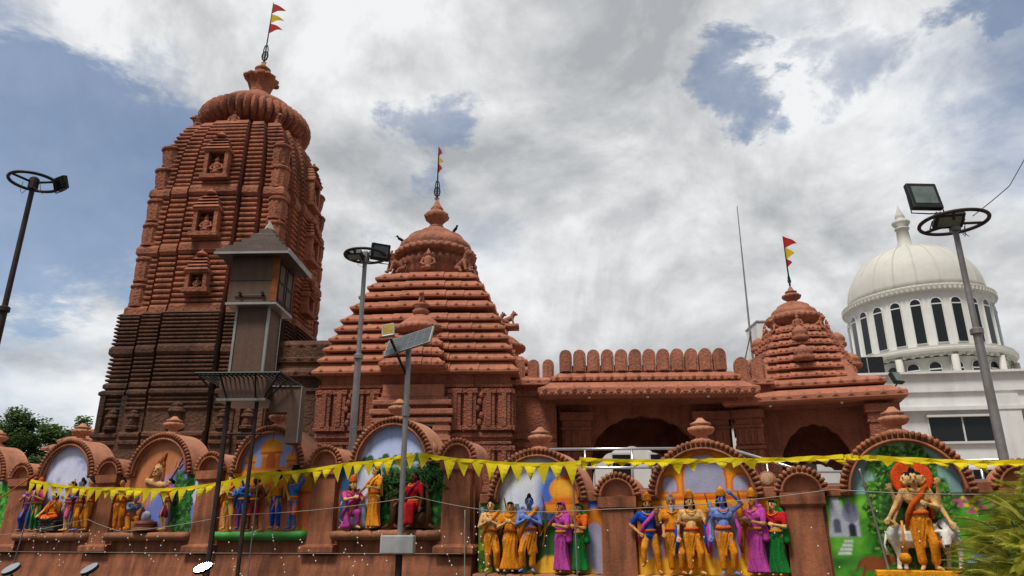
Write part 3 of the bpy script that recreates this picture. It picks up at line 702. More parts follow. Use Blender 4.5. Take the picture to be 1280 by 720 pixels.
# ---- things behind: mast, tank pillar, white domed hall, white outbuilding
r = thing('antenna_mast', 'tall thin steel mast with a slack stay wire beside the small pavilion', 'mast', (10.72, 32, 2.3))
c = MB(); c.tube([(0, 0, 0), (-.04, 0, 8), (.0, 0, 14.4)], [.055, .05, .02]); c.build('pole', 'galv', r)
c = MB(); c.tube([(-.0, 0, 8.2), (-.55, -.6, 6.9), (-1.3, -1.2, 5.6)], .03, 5); c.build('stay_wire', 'cable_dark', r)
r = thing('water_tank_pillar', 'pale concrete tank block standing behind the small pavilion', 'tank', (11.85, 33, 2.3))
c = MB(); c.bbox(-.75, 1.6, -.8, .8, 0, 8.7, .03); c.build('column', 'white_wall', r)
c = MB(); c.bbox(-.79, 1.64, -.84, .84, 8.7, 8.8, .03); c.build('lid', 'tank_grey', r)

def arched_win(parent, mtx, w, h, d=.12, bar=True):
    n = 12; prof = [(-w / 2, 0), (w / 2, 0)] + [(math.cos(R(t)) * w / 2, h - w / 2 + math.sin(R(t)) * w / 2) for t in range(0, 181, 15)]
    f = MB(); out = [(x * 1.14, z * 1.02 if z > 0 else -.04) for x, z in prof]
    f.rings([[(x, -d, z) for x, z in out], [(x, .05, z) for x, z in out]], True, True, mtx); o = f.build('window', 'white_wall', parent)
    g = MB(); g.rings([[(x, -d - .015, z) for x, z in prof], [(x, -d + .01, z) for x, z in prof]], True, True, mtx); g.build('pane', 'dark_glass', o)
    if bar:
        b = MB(); b.box(-w / 2, w / 2, -d - .05, -d - .01, h - w * .75, h - w * .75 + .07, mtx); b.build('transom', 'window_frame', o)
def domed_hall():
    cx, cy = 26.4, 46.0
    root = thing('domed_hall', 'white hall with a ribbed cream dome on a ring of tall arched windows', 'building', (cx, cy, 0), -R(8))
    c = MB(); c.box(-7.2, 13, -6.0, 10, 2.3, 9.4); c.box(-7.4, 13.2, -6.15, 10.1, 9.4, 10.4); 
    c.build('wall', 'white_wall', root)
    c = MB()
    for x in (-5.2, 1.2, 7.4): c.box(x - .55, x + .55, -6.3, -6.0, 2.3, 9.2)
    c.box(-7.5, 13.3, -6.35, -6.0, 8.35, 8.55); c.box(-7.5, 13.3, -6.4, -6.0, 10.38, 10.5); c.build('pilaster_band', 'white_wall', root)
    for x0, x1, z0, z1 in ((-2.9, .5, 6.7, 8.0), (2.0, 5.6, 6.7, 8.0), (-2.9, .5, 3.0, 5.2), (2.0, 5.6, 3.0, 5.2), (-6.6, -5.9, 6.9, 8.2)):
        f = MB(); f.box(x0 - .12, x1 + .12, -6.16, -6.0, z0 - .12, z0); f.box(x0 - .12, x1 + .12, -6.3, -6.0, z1, z1 + .12); f.box(x0 - .08, x0, -6.1, -6.0, z0, z1); f.box(x1, x1 + .08, -6.1, -6.0, z0, z1); f.box((x0 + x1) / 2 - .04, (x0 + x1) / 2 + .04, -6.1, -6.0, z0, z1)
        o = f.build('window', 'window_frame', root); g = MB(); g.box(x0, x1, -6.05, -6.0, z0, z1); g.build('pane', 'dark_glass', o)
    RD = 4.2; before = set(root.children)
    c = MB(); c.lathe([(RD + .1, 10.7), (RD + .1, 13.25)], 72); c.build('lower_drum', 'cream_wall', root, smooth=False)
    c = MB(); c.lathe([(RD + .1, 13.35), (RD + .6, 13.45), (RD + .7, 13.55), (RD + .7, 13.68), (RD + .58, 13.74), (RD + .58, 13.86), (RD - .05, 14.0)], 72)
    for k in range(60):
        a = k * PI / 30; c.cbox((RD + .42) * math.cos(a), (RD + .42) * math.sin(a), 13.34, .18, .18, .22)
    autosmooth(c.build('balcony_ring', 'cream_wall', root), 30)
    for k in range(10):
        a = k * PI / 5 + .25; c = MB(); c.lathe([(.22, 10.7), (.2, 13.25)], 14, c=((RD + .45) * math.cos(a), (RD + .45) * math.sin(a), 0)); c.build('column', 'cream_wall', root, smooth=True)
    c = MB(); c.lathe([(RD - .05, 13.9), (RD - .05, 17.35)], 72); c.build('drum', 'white_wall', root)
    nwin = 24
    for k in range(nwin):
        a = 2 * PI * (k + .5) / nwin
        m = Matrix.Rotation(a, 4, 'Z') @ T(0, -(RD - .05), 14.15); arched_win(root, m, .54, 2.7, .1)
        if k % 1 == 0: m = Matrix.Rotation(a + .1, 4, 'Z') @ T(0, -(RD + .1), 11.6); arched_win(root, m, .6, 1.35, .08)
    c = MB(); c.lathe([(RD - .05, 17.3), (RD + .25, 17.4), (RD + .3, 17.6), (RD + .12, 17.66), (RD + .1, 17.75), (RD - .1, 17.8)], 72)
    for k in range(96):
        a = k * PI / 48; c.cbox((RD + .22) * math.cos(a), (RD + .22) * math.sin(a), 17.5, .14, .14, .3)
    autosmooth(c.build('cornice', 'cream_wall', root), 30)
    prof = [((RD - .15) * math.cos(R(t)), 17.75 + 3.85 * math.sin(R(t)) ** .92) for t in range(0, 87, 5)] + [(.45, 21.62)]
    c = MB(); c.lathe(prof, 96); dm = c.build('dome', 'cream_wall', root, smooth=True)
    for k in range(20):
        a = 2 * PI * k / 20; c = MB(); c.tube([(r_ * math.cos(a), r_ * math.sin(a), z + .01) for r_, z in prof], .045, 6); c.build('rib', 'cream_wall', dm, smooth=True)
    c = MB(); c.lathe([(.95, 21.78), (.8, 22.0), (.6, 22.1), (.5, 23.6), (.62, 23.65), (.62, 23.78), (.48, 23.85), (.75, 24.15), (.78, 24.3), (.6, 24.45), (.35, 24.6), (.42, 24.75), (.36, 24.95), (.18, 25.3), (.05, 25.9)], 24); 
    sp = c.build('spire', 'cream_wall', root, smooth=True); sp.scale = (.74, .74, .82); sp.location.z = 21.5 - 21.78 * .82
    for o in root.children:
        if o not in before: o.location.z -= 1.45
domed_hall()
def box_thing(name, label, cat, loc, rz, parts):
    r = thing(name, label, cat, loc, rz)
    for nm, m, f in parts:
        c = MB(); f(c); c.build(nm, m, r)
    return r
box_thing('building_floodlight', 'small black floodlight on a bracket on the white domed hall', 'floodlight', (19.9, 37.5, 9.35), R(20), [('housing', 'black_metal', lambda c: c.bbox(-.3, .3, -.12, .12, -.05, .6, .04, Matrix.Rotation(R(-25), 4, 'X'))), ('lens', 'lamp_glass', lambda c: c.box(-.24, .24, -.135, -.122, .02, .54, Matrix.Rotation(R(-25), 4, 'X'))), ('bracket', 'black_metal', lambda c: c.tube([(0, .05, .1), (.1, .4, -.2), (.1, 2.7, -.25)], .04))])
box_thing('roof_cabinet', 'black boxy cabinet on the roof edge of the white hall below the dome', 'cabinet', (20.6, 42.2, 10.5), -R(8), [('body', 'black_metal', lambda c: c.bbox(-.9, .9, -.4, .4, 0, 1.25, .03)), ('trim', 'alu_trim', lambda c: c.box(-.03, .03, -.42, -.4, .02, 1.2))])
def railing_mb(c, x0, x1, h, n, rails=3, y=0, r=.025):
    for i in range(n + 1): x = x0 + (x1 - x0) * i / n; c.tube([(x, y, 0), (x, y, h)], r, 6)
    for k in range(rails): z = h * (k + 1) / rails; c.tube([(x0, y, z), (x1, y, z)], r, 6)
r = thing('roof_cage', 'grey steel cage railing on the roof right of the dome', 'railing', (31.0, 41.0, 10.5), -R(8))
c = MB(); railing_mb(c, 0, 4, 1.7, 12, 5, 0, .035); c.build('front_rail', 'galv', r)
c = MB(); railing_mb(c, 0, 4, 1.7, 12, 5, 2, .035); c.build('rear_rail', 'galv', r)
r = thing('compound_house', 'plain white outbuilding seen through the cusped arch of the entrance hall', 'building', TW(4.5, 36), TROT)
c = MB(); c.box(-9, 7, 0, 5, 2.3, 6.9); c.build('wall', 'white_wall', r)
for x in (-3.0, -1.2, .6, 2.4, -5): 
    f = MB(); f.box(x - .5, x + .5, -.08, 0, 3.6, 5.6); o = f.build('window', 'window_frame', r); g_ = MB(); g_.box(x - .42, x + .42, -.1, -.07, 3.7, 5.5); g_.build('pane', 'dark_glass', o)
c = MB(); c.box(-9.1, 7.1, -.15, 5.1, 6.9, 7.1); c.build('parapet', 'white_wall', r)
#=PART2=
# ------------------------------------------------------------------ street wall with painted relief panels
LEDGE = .17
class Mural:
    """a painted panel: colours worked out on a fine grid of points; X runs along the wall, Z up from the ledge"""
    def __init__(s, hw=1.0, zr=1.06, ra=.68, cell=.0165, seed=1):
        s.hw, s.zr, s.ra = hw, zr, ra
        nx = int(2 * hw / cell) + 1; nz = int((zr + ra) / cell) + 1
        s.xs = np.linspace(-hw, hw, nx); s.zs = np.linspace(0, zr + ra, nz)
        s.X, s.Z = np.meshgrid(s.xs, s.zs); s.C = np.zeros(s.X.shape + (3,)); s.rs = np.random.RandomState(seed)
    def noise(s, sc, seed=0, oct_=4):
        r = np.random.RandomState(seed + 11); v = 0; a = 1; t = 0
        for o in range(oct_):
            for _ in range(3):
                th = r.uniform(0, 2 * PI); k = sc * 2 ** o; v = v + a * np.sin(k * (s.X * math.cos(th) + s.Z * math.sin(th)) * 6.28 + r.uniform(0, 6.28) + 1.5 * np.sin(k * 3.1 * (s.Z * math.cos(th) - s.X * math.sin(th)) + r.uniform(0, 6)))
            t += a * 2.2; a *= .55
        return v / t
    def put(s, m, c):
        c = np.array(S(*c)) if not isinstance(c, np.ndarray) else c
        m = np.clip(m, 0, 1)[..., None]; s.C = s.C * (1 - m) + c * m; return s
    def soft(s, d, w=.02): return np.clip(.5 - d / w, 0, 1)
    def fill(s, c): return s.put(np.ones_like(s.X), c)
    def grad(s, z0, z1, c0, c1):
        t = np.clip((s.Z - z0) / (z1 - z0), 0, 1)[..., None]; s.C = np.array(S(*c0)) * (1 - t) + np.array(S(*c1)) * t; return s
    def rect(s, x0, x1, z0, z1, c, w=.02): return s.put(s.soft(np.maximum(np.maximum(x0 - s.X, s.X - x1), np.maximum(z0 - s.Z, s.Z - z1)), w), c)
    def blob(s, x, z, rx, rz, c, w=.3, wob=.0, seed=0):
        d = np.sqrt(((s.X - x) / rx) ** 2 + ((s.Z - z) / rz) ** 2) - 1
        if wob: d = d + wob * s.noise(3.5, seed)
        return s.put(s.soft(d, w), c)
    def arch(s, x, w, z0, zs, c, cusp=0., soft=.02):
        t = np.clip(np.abs(s.X - x) / w, 0, 1); top = zs + w * 1.1 * np.sqrt(1 - t ** 2) + cusp * np.abs(np.sin(np.arccos(t) * 4))
        return s.put(s.soft(np.maximum(np.maximum(np.abs(s.X - x) - w, z0 - s.Z), s.Z - top), soft), c)
    def leaves(s, mask, cols, sc=4, seed=3):
        n = s.noise(sc, seed, 3); n2 = s.noise(sc * 2.2, seed + 5, 3)
        s.put(mask, cols[0]); s.put(mask * (n > .05), cols[1]); s.put(mask * (n2 > .25), cols[2])
        return s
    def line(s, x0, z0, x1, z1, w, c):
        dx, dz = x1 - x0, z1 - z0; L2 = dx * dx + dz * dz
        t = np.clip(((s.X - x0) * dx + (s.Z - z0) * dz) / L2, 0, 1); return s.put(s.soft(np.hypot(s.X - x0 - t * dx, s.Z - z0 - t * dz) - w, .015), c)
    def build(s, parent, y=-.004):
        ny, nx = s.X.shape; keep = (s.Z <= s.zr) | (np.hypot(s.X, s.Z - s.zr) <= s.ra)
        idx = -np.ones(s.X.size, int).reshape(s.X.shape)
        fs = []
        for j in range(ny - 1):
            for i in range(nx - 1):
                if keep[j, i] and keep[j, i + 1] and keep[j + 1, i] and keep[j + 1, i + 1]: fs.append((j * nx + i, j * nx + i + 1, (j + 1) * nx + i + 1, (j + 1) * nx + i))
        used = np.unique(np.array(fs)); mp = -np.ones(ny * nx, int); mp[used] = np.arange(len(used))
        vs = [(float(s.X.flat[k]), y, float(s.Z.flat[k])) for k in used]
        me = bpy.data.meshes.new('mural_panel'); me.from_pydata(vs, [], [tuple(int(mp[i]) for i in f) for f in fs])
        at = me.color_attributes.new('paint', 'FLOAT_COLOR', 'POINT')
        cols = np.ones((len(used), 4)); cols[:, :3] = np.clip(1.18 * s.C.reshape(-1, 3)[used] ** 1.12, 0, .92)
        at.data.foreach_set('color', cols.ravel().astype(np.float32))
        me.materials.append(M['mural']); o = bpy.data.objects.new('mural_panel', me); COL.objects.link(o); o.parent = parent; return o

def half_ring(mb, ri, ro, y0, y1, z0, n=28, x=0.):
    rs = []
    for i in range(n + 1):
        a = PI * i / n; c, s_ = math.cos(a), math.sin(a)
        rs.append([(x + c * ri, y0, z0 + s_ * ri), (x + c * ro, y0, z0 + s_ * ro), (x + c * ro, y1, z0 + s_ * ro), (x + c * ri, y1, z0 + s_ * ri)])
    mb.rings(rs)
def half_disc(mb, r, y0, y1, z0, n=28, x=0.):
    p = [(x + math.cos(PI * i / n) * r, z0 + math.sin(PI * i / n) * r) for i in range(n + 1)]
    mb.rings([[(a, y0, b) for a, b in p], [(a, y1, b) for a, b in p]])
def arch_top(parent, x, zs, ri, ro, depth, teeth, fin=True):
    """barrel-backed arch with a beaded, scalloped front rim"""
    c = MB(); half_ring(c, ri, ro, -.07, depth, zs, 32, x); half_disc(c, ri + .01, .012, depth - .02, zs - .0, 32, x)
    o = autosmooth(c.build('arch', 'wall_light', parent), 40)
    t = MB()
    for i in range(teeth):
        a = PI * (i + .5) / teeth; rm = ro * .955; w = PI * rm / teeth * .46
        m = Matrix.Translation((x + math.cos(a) * rm, -.1, zs + math.sin(a) * rm)) @ Matrix.Rotation(PI / 2 - a, 4, 'Y')
        t.ell((0, -.005, .005), (w, .05, .045), 7, 5, m)
        m = Matrix.Translation((x + math.cos(a) * (ri + (ro - ri) * .55), -.1, zs + math.sin(a) * (ri + (ro - ri) * .55))) @ Matrix.Rotation(PI / 2 - a, 4, 'Y')
        t.ell((0, 0, 0), (w * .75, .03, .034), 6, 4, m)
    t.build('scallop_rim', 'wall', o, smooth=True)
    c = MB(); c.tube([(x + math.cos(PI * i / 32) * (ri + .02), -.105, zs + math.sin(PI * i / 32) * (ri + .02)) for i in range(33)], .022, 6); c.build('inner_bead', 'wall', o, smooth=True)
    if fin:
        c = MB(); c.lathe([(.15, -.06), (.15, .02), (.09, .05), (.085, .09), (.15, .12), (.185, .17), (.18, .205), (.12, .23), (.15, .25), (.15, .27), (.08, .30), (.035, .35)], 36, 12, .14, (x, .12, zs + ro), lobe_z=(.1, .215))
        c.build('lotus_finial', 'wall_light', o, smooth=True)
BAY = 2.55
def compound_wall(name, label, us, drop, ledge_m, pier_us, murals):
    """us = bay centres, pier_us = pier centres, both in metres along the wall"""
    x0 = min(us + pier_us); x1 = max(us + pier_us); org = (x0 + x1) / 2
    root = thing(name, label, 'wall', WW(org, WV, 0), WROT)
    zs = 2.75 - drop; zl = 1.72 - drop
    lo, hi = x0 - org - .28, x1 - org + .28
    c = MB(); c.box(lo, hi, .02, .30, 0, zs + .06); c.box(lo, hi, -.02, .02, .0, zl - LEDGE)
    c.build('wall_body', 'wall', root)
    if 1.34 - drop > .5:
        c = MB(); c.add([(lo, -.02, 1.33 - drop), (hi, -.02, 1.33 - drop), (lo, -.06, 1.31 - drop), (hi, -.06, 1.31 - drop), (lo, -.28, 0), (hi, -.28, 0), (lo, .01, 0), (hi, .01, 0), (lo, .01, 1.33 - drop), (hi, .01, 1.33 - drop)],
                        [(0, 1, 3, 2), (2, 3, 5, 4), (4, 5, 7, 6), (6, 7, 9, 8), (8, 9, 1, 0), (0, 2, 4, 6, 8), (1, 9, 7, 5, 3)]); c.build('wall_foot', 'wall', root)
    for p in pier_us:
        x = p - org; c = MB()
        zb = 1.35 - drop
        prof = [(.335, zb), (.345, zb + .02), (.345, zb + .10), (.33, zb + .12), (.285, zb + .15), (.255, zb + .35), (.235, zs - .16), (.27, zs - .13), (.285, zs - .11), (.285, zs + .04)]
        yf = lambda w: -.09 - (w - .235) * .9
        c.rings([[(x - w, yf(w), z), (x + w, yf(w), z), (x + w, .28, z), (x - w, .28, z)] for w, z in prof])
        o = c.build('pier', 'wall', root)
        arch_top(o, x, zs + .04, .23, .33, .46, 15, False)
    for u, ml, lm in zip(us, murals, ledge_m):
        x = u - org
        if ml is not None:
            m = ml.build(root, .0); m.location = (x, .0, zl)
        c = MB(); n = 26; w = 1.0; rs = []; rr = random.Random(int(u * 10))
        for i in range(n + 1):
            t = -w + 2 * w * i / n; d = .24 + rr.uniform(-.025, .025); h = rr.uniform(-.012, .012)
            rs.append([(x + t, -.0, zl - LEDGE), (x + t, -d * .75, zl - LEDGE + .01), (x + t, -d, zl - LEDGE * .55), (x + t, -d * .9, zl - .02 + h), (x + t, 0, zl + h)])
        c.rings(rs); c.build('ledge', lm, root, smooth=True)
        arch_top(root, x, zs + .0, .66, .80, .46, 34, True)
        c = MB(); c.bbox(x - .98, x - .64, -.03, .3, zs - .02, zs + .13, .015); c.bbox(x + .64, x + .98, -.03, .3, zs - .02, zs + .13, .015); c.build('coping', 'wall', root)
    return root

SKY1, SKY2 = (188, 194, 218), (128, 150, 200)
def m_sky():
    m = Mural(seed=1); m.fill((168, 172, 205)); m.blob(0, 1.2, .75, .55, (198, 200, 222), .8); 
    m.put(np.clip(m.noise(1.2, 5) * 1.6 - .2, 0, 1) * .8 * (m.Z > .8) * (m.Z < 1.4), (130, 140, 188)); m.put(np.clip((.75 - m.Z) * 3, 0, 1), (118, 132, 172))
    m.put(np.clip((np.abs(m.X) - .68) * 6, 0, 1), (104, 124, 140)); m.put(np.clip((.3 - m.Z) * 4, 0, 1), (150, 105, 75)); return m
def m_lord():
    m = Mural(seed=2); m.fill((186, 122, 82)); m.put(np.clip(m.noise(1.1, 3), 0, 1) * .5, (160, 96, 62)); 
    m.blob(.15, .62, .34, .34, (168, 160, 205), .8); m.put(m.soft(-(m.X - .42 - (m.Z - 1.25) * .8), .2) * m.soft(m.Z - 1.5, .3), (112, 128, 190)); m.rect(.72, 1, .5, 1.06, (190, 196, 214), .1)
    k = np.clip(m.soft(np.maximum(.36 - m.X, m.Z - 1.12 + .25 * np.abs(m.noise(2, 8))), .08), 0, 1) * (m.X < .86 + .1 * m.noise(2, 2)); m.leaves(k, [(28, 74, 34), (46, 112, 46), (74, 140, 66)], 3.2, 4)
    m.put(np.clip((.2 - m.Z) * 5, 0, 1) * (m.X < .4), (150, 92, 60)); return m
def m_palace():
    m = Mural(seed=3); m.fill((224, 150, 30)); m.rect(-1, 1, .0, .8, (196, 112, 84)); m.put((m.Z > 1.02) * 1., (150, 160, 205)); 
    m.rect(-1, 1, .78, 1.04, (222, 150, 24)); m.rect(-1, 1, .76, .80, (190, 96, 20)); m.rect(-.62, .62, 1.04, 1.10, (214, 128, 24))
    for x, r, z in ((0, .2, 1.36), (-.46, .1, 1.2), (.46, .1, 1.2)):
        m.rect(x - r, x + r, 1.05, z, (206, 120, 24)); m.blob(x, z + r * .35, r * 1.25, r * .9, (226, 150, 28), .15); m.rect(x - r * 1.2, x + r * 1.2, z - .03, z + .01, (180, 84, 18)); m.line(x, z + r, x, z + r * 1.8, .015, (190, 96, 20)); m.arch(x, r * .5, 1.08, z - .12, (176, 92, 30))
    for x in (-.8, .8): m.rect(x - .17, x + .17, 0, .85, (216, 140, 28)); m.rect(x - .12, x + .12, .05, .6, (206, 112, 70)); m.rect(x - .19, x + .19, .6, .66, (186, 92, 20))
    for x in (-.35, .0, .35): m.arch(x, .15, 0.02, .45, (206, 128, 104))
    return m
def m_forest():
    m = Mural(seed=4); m.grad(.9, 1.75, (196, 204, 232), (158, 172, 214)); m.put(np.clip((1.08 - m.Z + .05 * np.abs(m.noise(1.8, 2))) * 9, 0, 1), (58, 110, 70))
    for i in range(14): m.blob(-.65 + i * .1, 1.08 + .04 * (i % 3), .07, .06 + .02 * (i % 2), (44, 92, 56), .3, .2, i)
    m.put(np.clip((.98 - m.Z) * 8, 0, 1), (34, 88, 34)); m.leaves(np.clip((1.0 - m.Z) * 8, 0, 1), [(20, 66, 24), (36, 100, 36), (66, 140, 60)], 2.6, 7)
    k = m.soft(np.maximum(np.abs(m.X + .55 + .12 * np.sin(m.Z * 6)) - .13 - .16 * (m.Z), m.Z - 1.0), .08); m.put(k, (182, 190, 214)); m.put(k * m.soft(np.abs(m.X + .55 + .12 * np.sin(m.Z * 6)) - .05, .1), (212, 216, 232)); m.put(m.soft(np.abs(m.X + .95) - .12, .1) * (m.Z < 1.0), (40, 92, 130))
    m.put(np.clip(m.noise(2.2, 15) * 2 - .5, 0, 1) * (m.X > .15) * (m.Z < 1), (14, 48, 20)); m.put(np.clip((np.sin((m.X * 1.6 + m.Z * 1.2) * 14 + 2 * m.noise(1, 3))) - .6, 0, 1) * (m.X > .6) * (m.Z < .95), (70, 150, 62))
    m.put(np.clip((.12 - m.Z) * 10, 0, 1), (84, 74, 40)); return m
def m_courtyard():
    m = Mural(seed=5); m.fill((52, 98, 180)); m.blob(-.25, 1.35, .55, .62, (206, 210, 218), .9); m.blob(-.45, .95, .3, .25, (196, 206, 222), .8); m.blob(.2, 1.1, .2, .4, (70, 110, 190), .8)
    m.put(np.clip((.80 - m.Z + .06 * m.noise(2, 3)) * 9, 0, 1) * (m.X > -.7), (40, 96, 108)); m.put(np.clip((.62 - m.Z) * 6, 0, 1), (32, 86, 46)); m.rect(-1, -.62, 0, 1.06, (98, 132, 28), .15); m.leaves(m.soft(np.maximum(-.98 - m.X, m.X + .72), .1) * (m.Z < 1.06), [(58, 106, 26), (140, 160, 30), (30, 82, 24)], 1.6, 2)
    m.put(m.soft(np.abs(m.X - .18 - .1 * np.sin(m.Z * 5)) - .12, .1) * (m.Z < .75), (40, 110, 44))
    for q in range(7): m.blob(-.5 + q * .12, .86, .05, .1, (36, 88, 100), .4)
    m.rect(.27, .95, 0, .86, (222, 146, 26)); m.rect(.12, .78, .86, 1.0, (222, 146, 26)); m.rect(.10, .80, .98, 1.02, (196, 98, 20)); m.blob(.45, 1.2, .27, .2, (226, 148, 26), .1); m.blob(.42, 1.24, .18, .12, (236, 172, 60), .8); m.rect(.2, .7, 1.0, 1.07, (206, 116, 22)); m.line(.45, 1.4, .45, 1.5, .025, (206, 116, 22)); m.blob(.45, 1.38, .1, .04, (200, 106, 20), .3)
    m.arch(.46, .19, 0, .62, (206, 116, 30)); m.arch(.46, .165, 0, .62, (160, 156, 182)); m.rect(.72, 1, 0, .92, (214, 134, 30)); m.arch(.87, .13, 0, .6, (206, 116, 30)); m.arch(.87, .105, 0, .6, (166, 162, 186))
    m.put(m.soft(np.maximum(np.abs(m.X - .35) - .55 + m.Z * 1.2, m.Z - .24), .05), (228, 182, 60)); return m
def m_hall():
    m = Mural(seed=6); m.fill((226, 152, 20)); m.put(np.clip(m.noise(.8, 2), 0, 1) * .35, (206, 124, 16)); 
    for x, w, z0, zs in ((-.78, .15, 0, .66), (-.37, .15, .0, .76), (.22, .19, 0, .72), (.80, .16, 0, .62)):
        m.arch(x, w + .03, z0, zs, (204, 96, 20), .02); m.arch(x, w, z0, zs, (160, 158, 184), .02); m.put(m.soft(np.hypot(m.X - x, (m.Z - zs) * .6) - w * .6, .15) * .5, (190, 188, 206))
    m.rect(-.62, .62, 1.0, 1.06, (196, 100, 18)); m.rect(-.66, .66, .95, 1.0, (232, 168, 40))
    m.arch(0, .32, 1.08, 1.30, (204, 96, 20), .02); m.arch(0, .29, 1.10, 1.3, (158, 158, 182), .02); 
    for x in (-.5, .5): m.arch(x, .13, 1.1, 1.22, (204, 96, 20)); m.arch(x, .105, 1.12, 1.22, (164, 162, 186))
    m.rect(-1, 1, 0, .22, (234, 184, 50), .06); return m
def m_meadow():
    m = Mural(seed=7); m.fill((78, 152, 40)); n = m.noise(.9, 4); m.put(np.clip(n * 2, 0, 1), (120, 186, 62)); m.put(np.clip(-n * 2 - .1, 0, 1), (34, 104, 30)); m.put(np.clip(np.sin(m.Z * 13 + 2.5 * m.noise(.6, 9)) - .5, 0, 1), (30, 96, 28))
    m.put(m.soft(np.abs(m.X - .80 - (m.Z - .3) * .7) - .10 - .1 * (1 - m.Z), .06) * (m.Z < .62), (120, 170, 206)); m.put((m.Z > 1.03) * 1., (104, 140, 196)); m.put((m.Z > 1.03) * np.clip(1.2 - np.abs(m.X) * 1.2, 0, 1), (150, 190, 150))
    d = np.hypot(m.X / .5, (m.Z - .82) / .86) - 1; k = m.soft(d + .22 * m.noise(3.5, 6), .12); m.leaves(k, [(24, 74, 20), (50, 120, 34), (120, 160, 50)], 5, 12); m.leaves(m.soft(d + .35 + .2 * m.noise(3.5, 6), .1), [(16, 52, 16), (30, 88, 26), (60, 120, 40)], 5, 16)
    m.put(m.soft(np.hypot(m.X / .3, (m.Z - .5) / .6) - 1, .3) * .7, (18, 60, 18))
    # little grey shrine and steps, a brown cow lying in the grass
    m.put(m.soft(np.maximum(np.abs(m.X + .88) - .11 + (m.Z - .62) * .16, np.maximum(.5 - m.Z, m.Z - 1.0)), .02), (176, 180, 190)); m.rect(-.8, -.62, .5, .76, (182, 186, 196)); m.blob(-.71, .8, .105, .13, (140, 144, 166), .15); m.line(-.71, .92, -.71, 1.0, .012, (140, 144, 166)); m.arch(-.71, .045, .5, .62, (40, 44, 60)); m.arch(-.89, .045, .55, .68, (90, 94, 110))
    for q in range(4): m.rect(-.92 + q * .03, -.76 + q * .012, .28 + q * .05, .31 + q * .05, (206, 208, 210))
    m.blob(-.52, .17, .17, .09, (122, 70, 34), .2); m.blob(-.34, .22, .06, .07, (122, 70, 34), .2); m.blob(-.29, .23, .05, .035, (132, 78, 40), .2); m.line(-.62, .12, -.66, .02, .02, (112, 62, 30)); m.line(-.44, .1, -.42, .01, .02, (112, 62, 30)); m.line(-.67, .2, -.73, .08, .012, (100, 56, 28))
    m.blob(.78, .38, .12, .1, (112, 62, 30), .2)
    for q in range(26): m.blob(m.rs.uniform(.5, .95), m.rs.uniform(.78, .98), .03, .022, [(196, 84, 140), (226, 196, 60), (210, 120, 160)][q % 3], .5)
    return m
def m_green():
    m = Mural(seed=8); m.fill((40, 110, 40)); m.leaves(np.ones_like(m.X) * (m.Z < 1.0), [(30, 96, 34), (60, 140, 50), (110, 170, 70)], 2, 5); m.put((m.Z > 1.0) * 1., (160, 170, 210)); return m

BC = [-16.68, -14.13, -11.63, -9.08, -6.54]                     # bay centres, upper stretch
PC = [-17.95, -15.40, -12.93, -10.38, -7.84, -5.30]
compound_wall('compound_wall', 'higher stretch of brown street wall with arched mural panels, running off to the left', BC, 0., ['ledge', 'ledge', 'ledge', 'ledge_green', 'ledge'], PC, [m_green(), m_sky(), m_lord(), m_palace(), m_forest()])
BR = [-3.94, -1.42, 1.15, 3.75]; PR = [-2.68, -.13, 2.45, 5.05]
compound_wall('compound_wall', 'lower stretch of brown street wall with yellow and green mural panels, at the right', BR, .63, ['ledge', 'ledge_yellow', 'ledge_yellow', 'ledge'], PR, [m_courtyard(), m_hall(), m_meadow(), m_green()])

# ------------------------------------------------------------------ painted relief figures
SK_CREAM, SK_TAN, SK_BROWN, SK_BLUE, SK_DBLUE, SK_GREY = (216, 172, 112), (196, 138, 84), (104, 62, 36), (112, 134, 196), (62, 110, 176), (104, 122, 148)
ORANGE, SAFFRON, YEL, MAG, PINK, GREEN, RED, BLUE, PURP, MAROON, GOLD, BLACK = (218, 134, 28), (208, 92, 24), (224, 164, 40), (178, 66, 148), (196, 70, 130), (24, 112, 46), (176, 26, 34), (26, 72, 168), (112, 60, 140), (140, 26, 56), (206, 130, 24), (22, 18, 18)
ARM = {'offer': ((.03, -.11, -.11), (-.04, -.25, -.08)), 'down': ((.04, .0, -.17), (.05, -.05, -.32)), 'namaste': ((.035, -.06, -.17), (-.095, -.15, -.10)), 'reach': ((.10, -.07, -.12), (.20, -.13, -.23)), 'bless': ((.06, -.03, -.16), (.07, -.14, -.03)),
       'raised': ((.11, -.02, .08), (.0, -.05, .20)), 'hold': ((.045, -.05, -.17), (-.05, -.15, -.14)), 'hip': ((.11, .03, -.15), (.01, -.05, -.25)), 'out': ((.12, -.03, -.06), (.20, -.08, .06)), 'knee': ((.06, -.08, -.17), (.05, -.19, -.26)), 'lowout': ((.09, -.03, -.15), (.17, -.09, -.27)), 'back': ((.07, -.02, -.16), (.15, -.03, -.27))}
def hand(mb, w, d, up, s):
    w = Vector(w); d = Vector(d).normalized(); side = d.cross(Vector(up)); side = side.normalized() if side.length > .05 else d.orthogonal().normalized()
    p = w + d * .03 * s; mb.caps(w, p, .017 * s, .021 * s, 8)
    for i, k in enumerate((-1.4, -.5, .5, 1.35)):
        L = (.034, .043, .041, .031)[i] * s; b = p + side * k * .0125 * s; n = d.cross(side)
        e = b + d * L * .6 + side * k * .004 * s; mb.caps(b, e, .0078 * s, .0072 * s, 6); mb.caps(e, e + (d + n * .45).normalized() * L * .55, .0072 * s, .006 * s, 6)
    b = w + d * .012 * s - side * .016 * s; mb.caps(b, b + (d * .6 - side * .8).normalized() * .034 * s, .0085 * s, .0068 * s, 6)
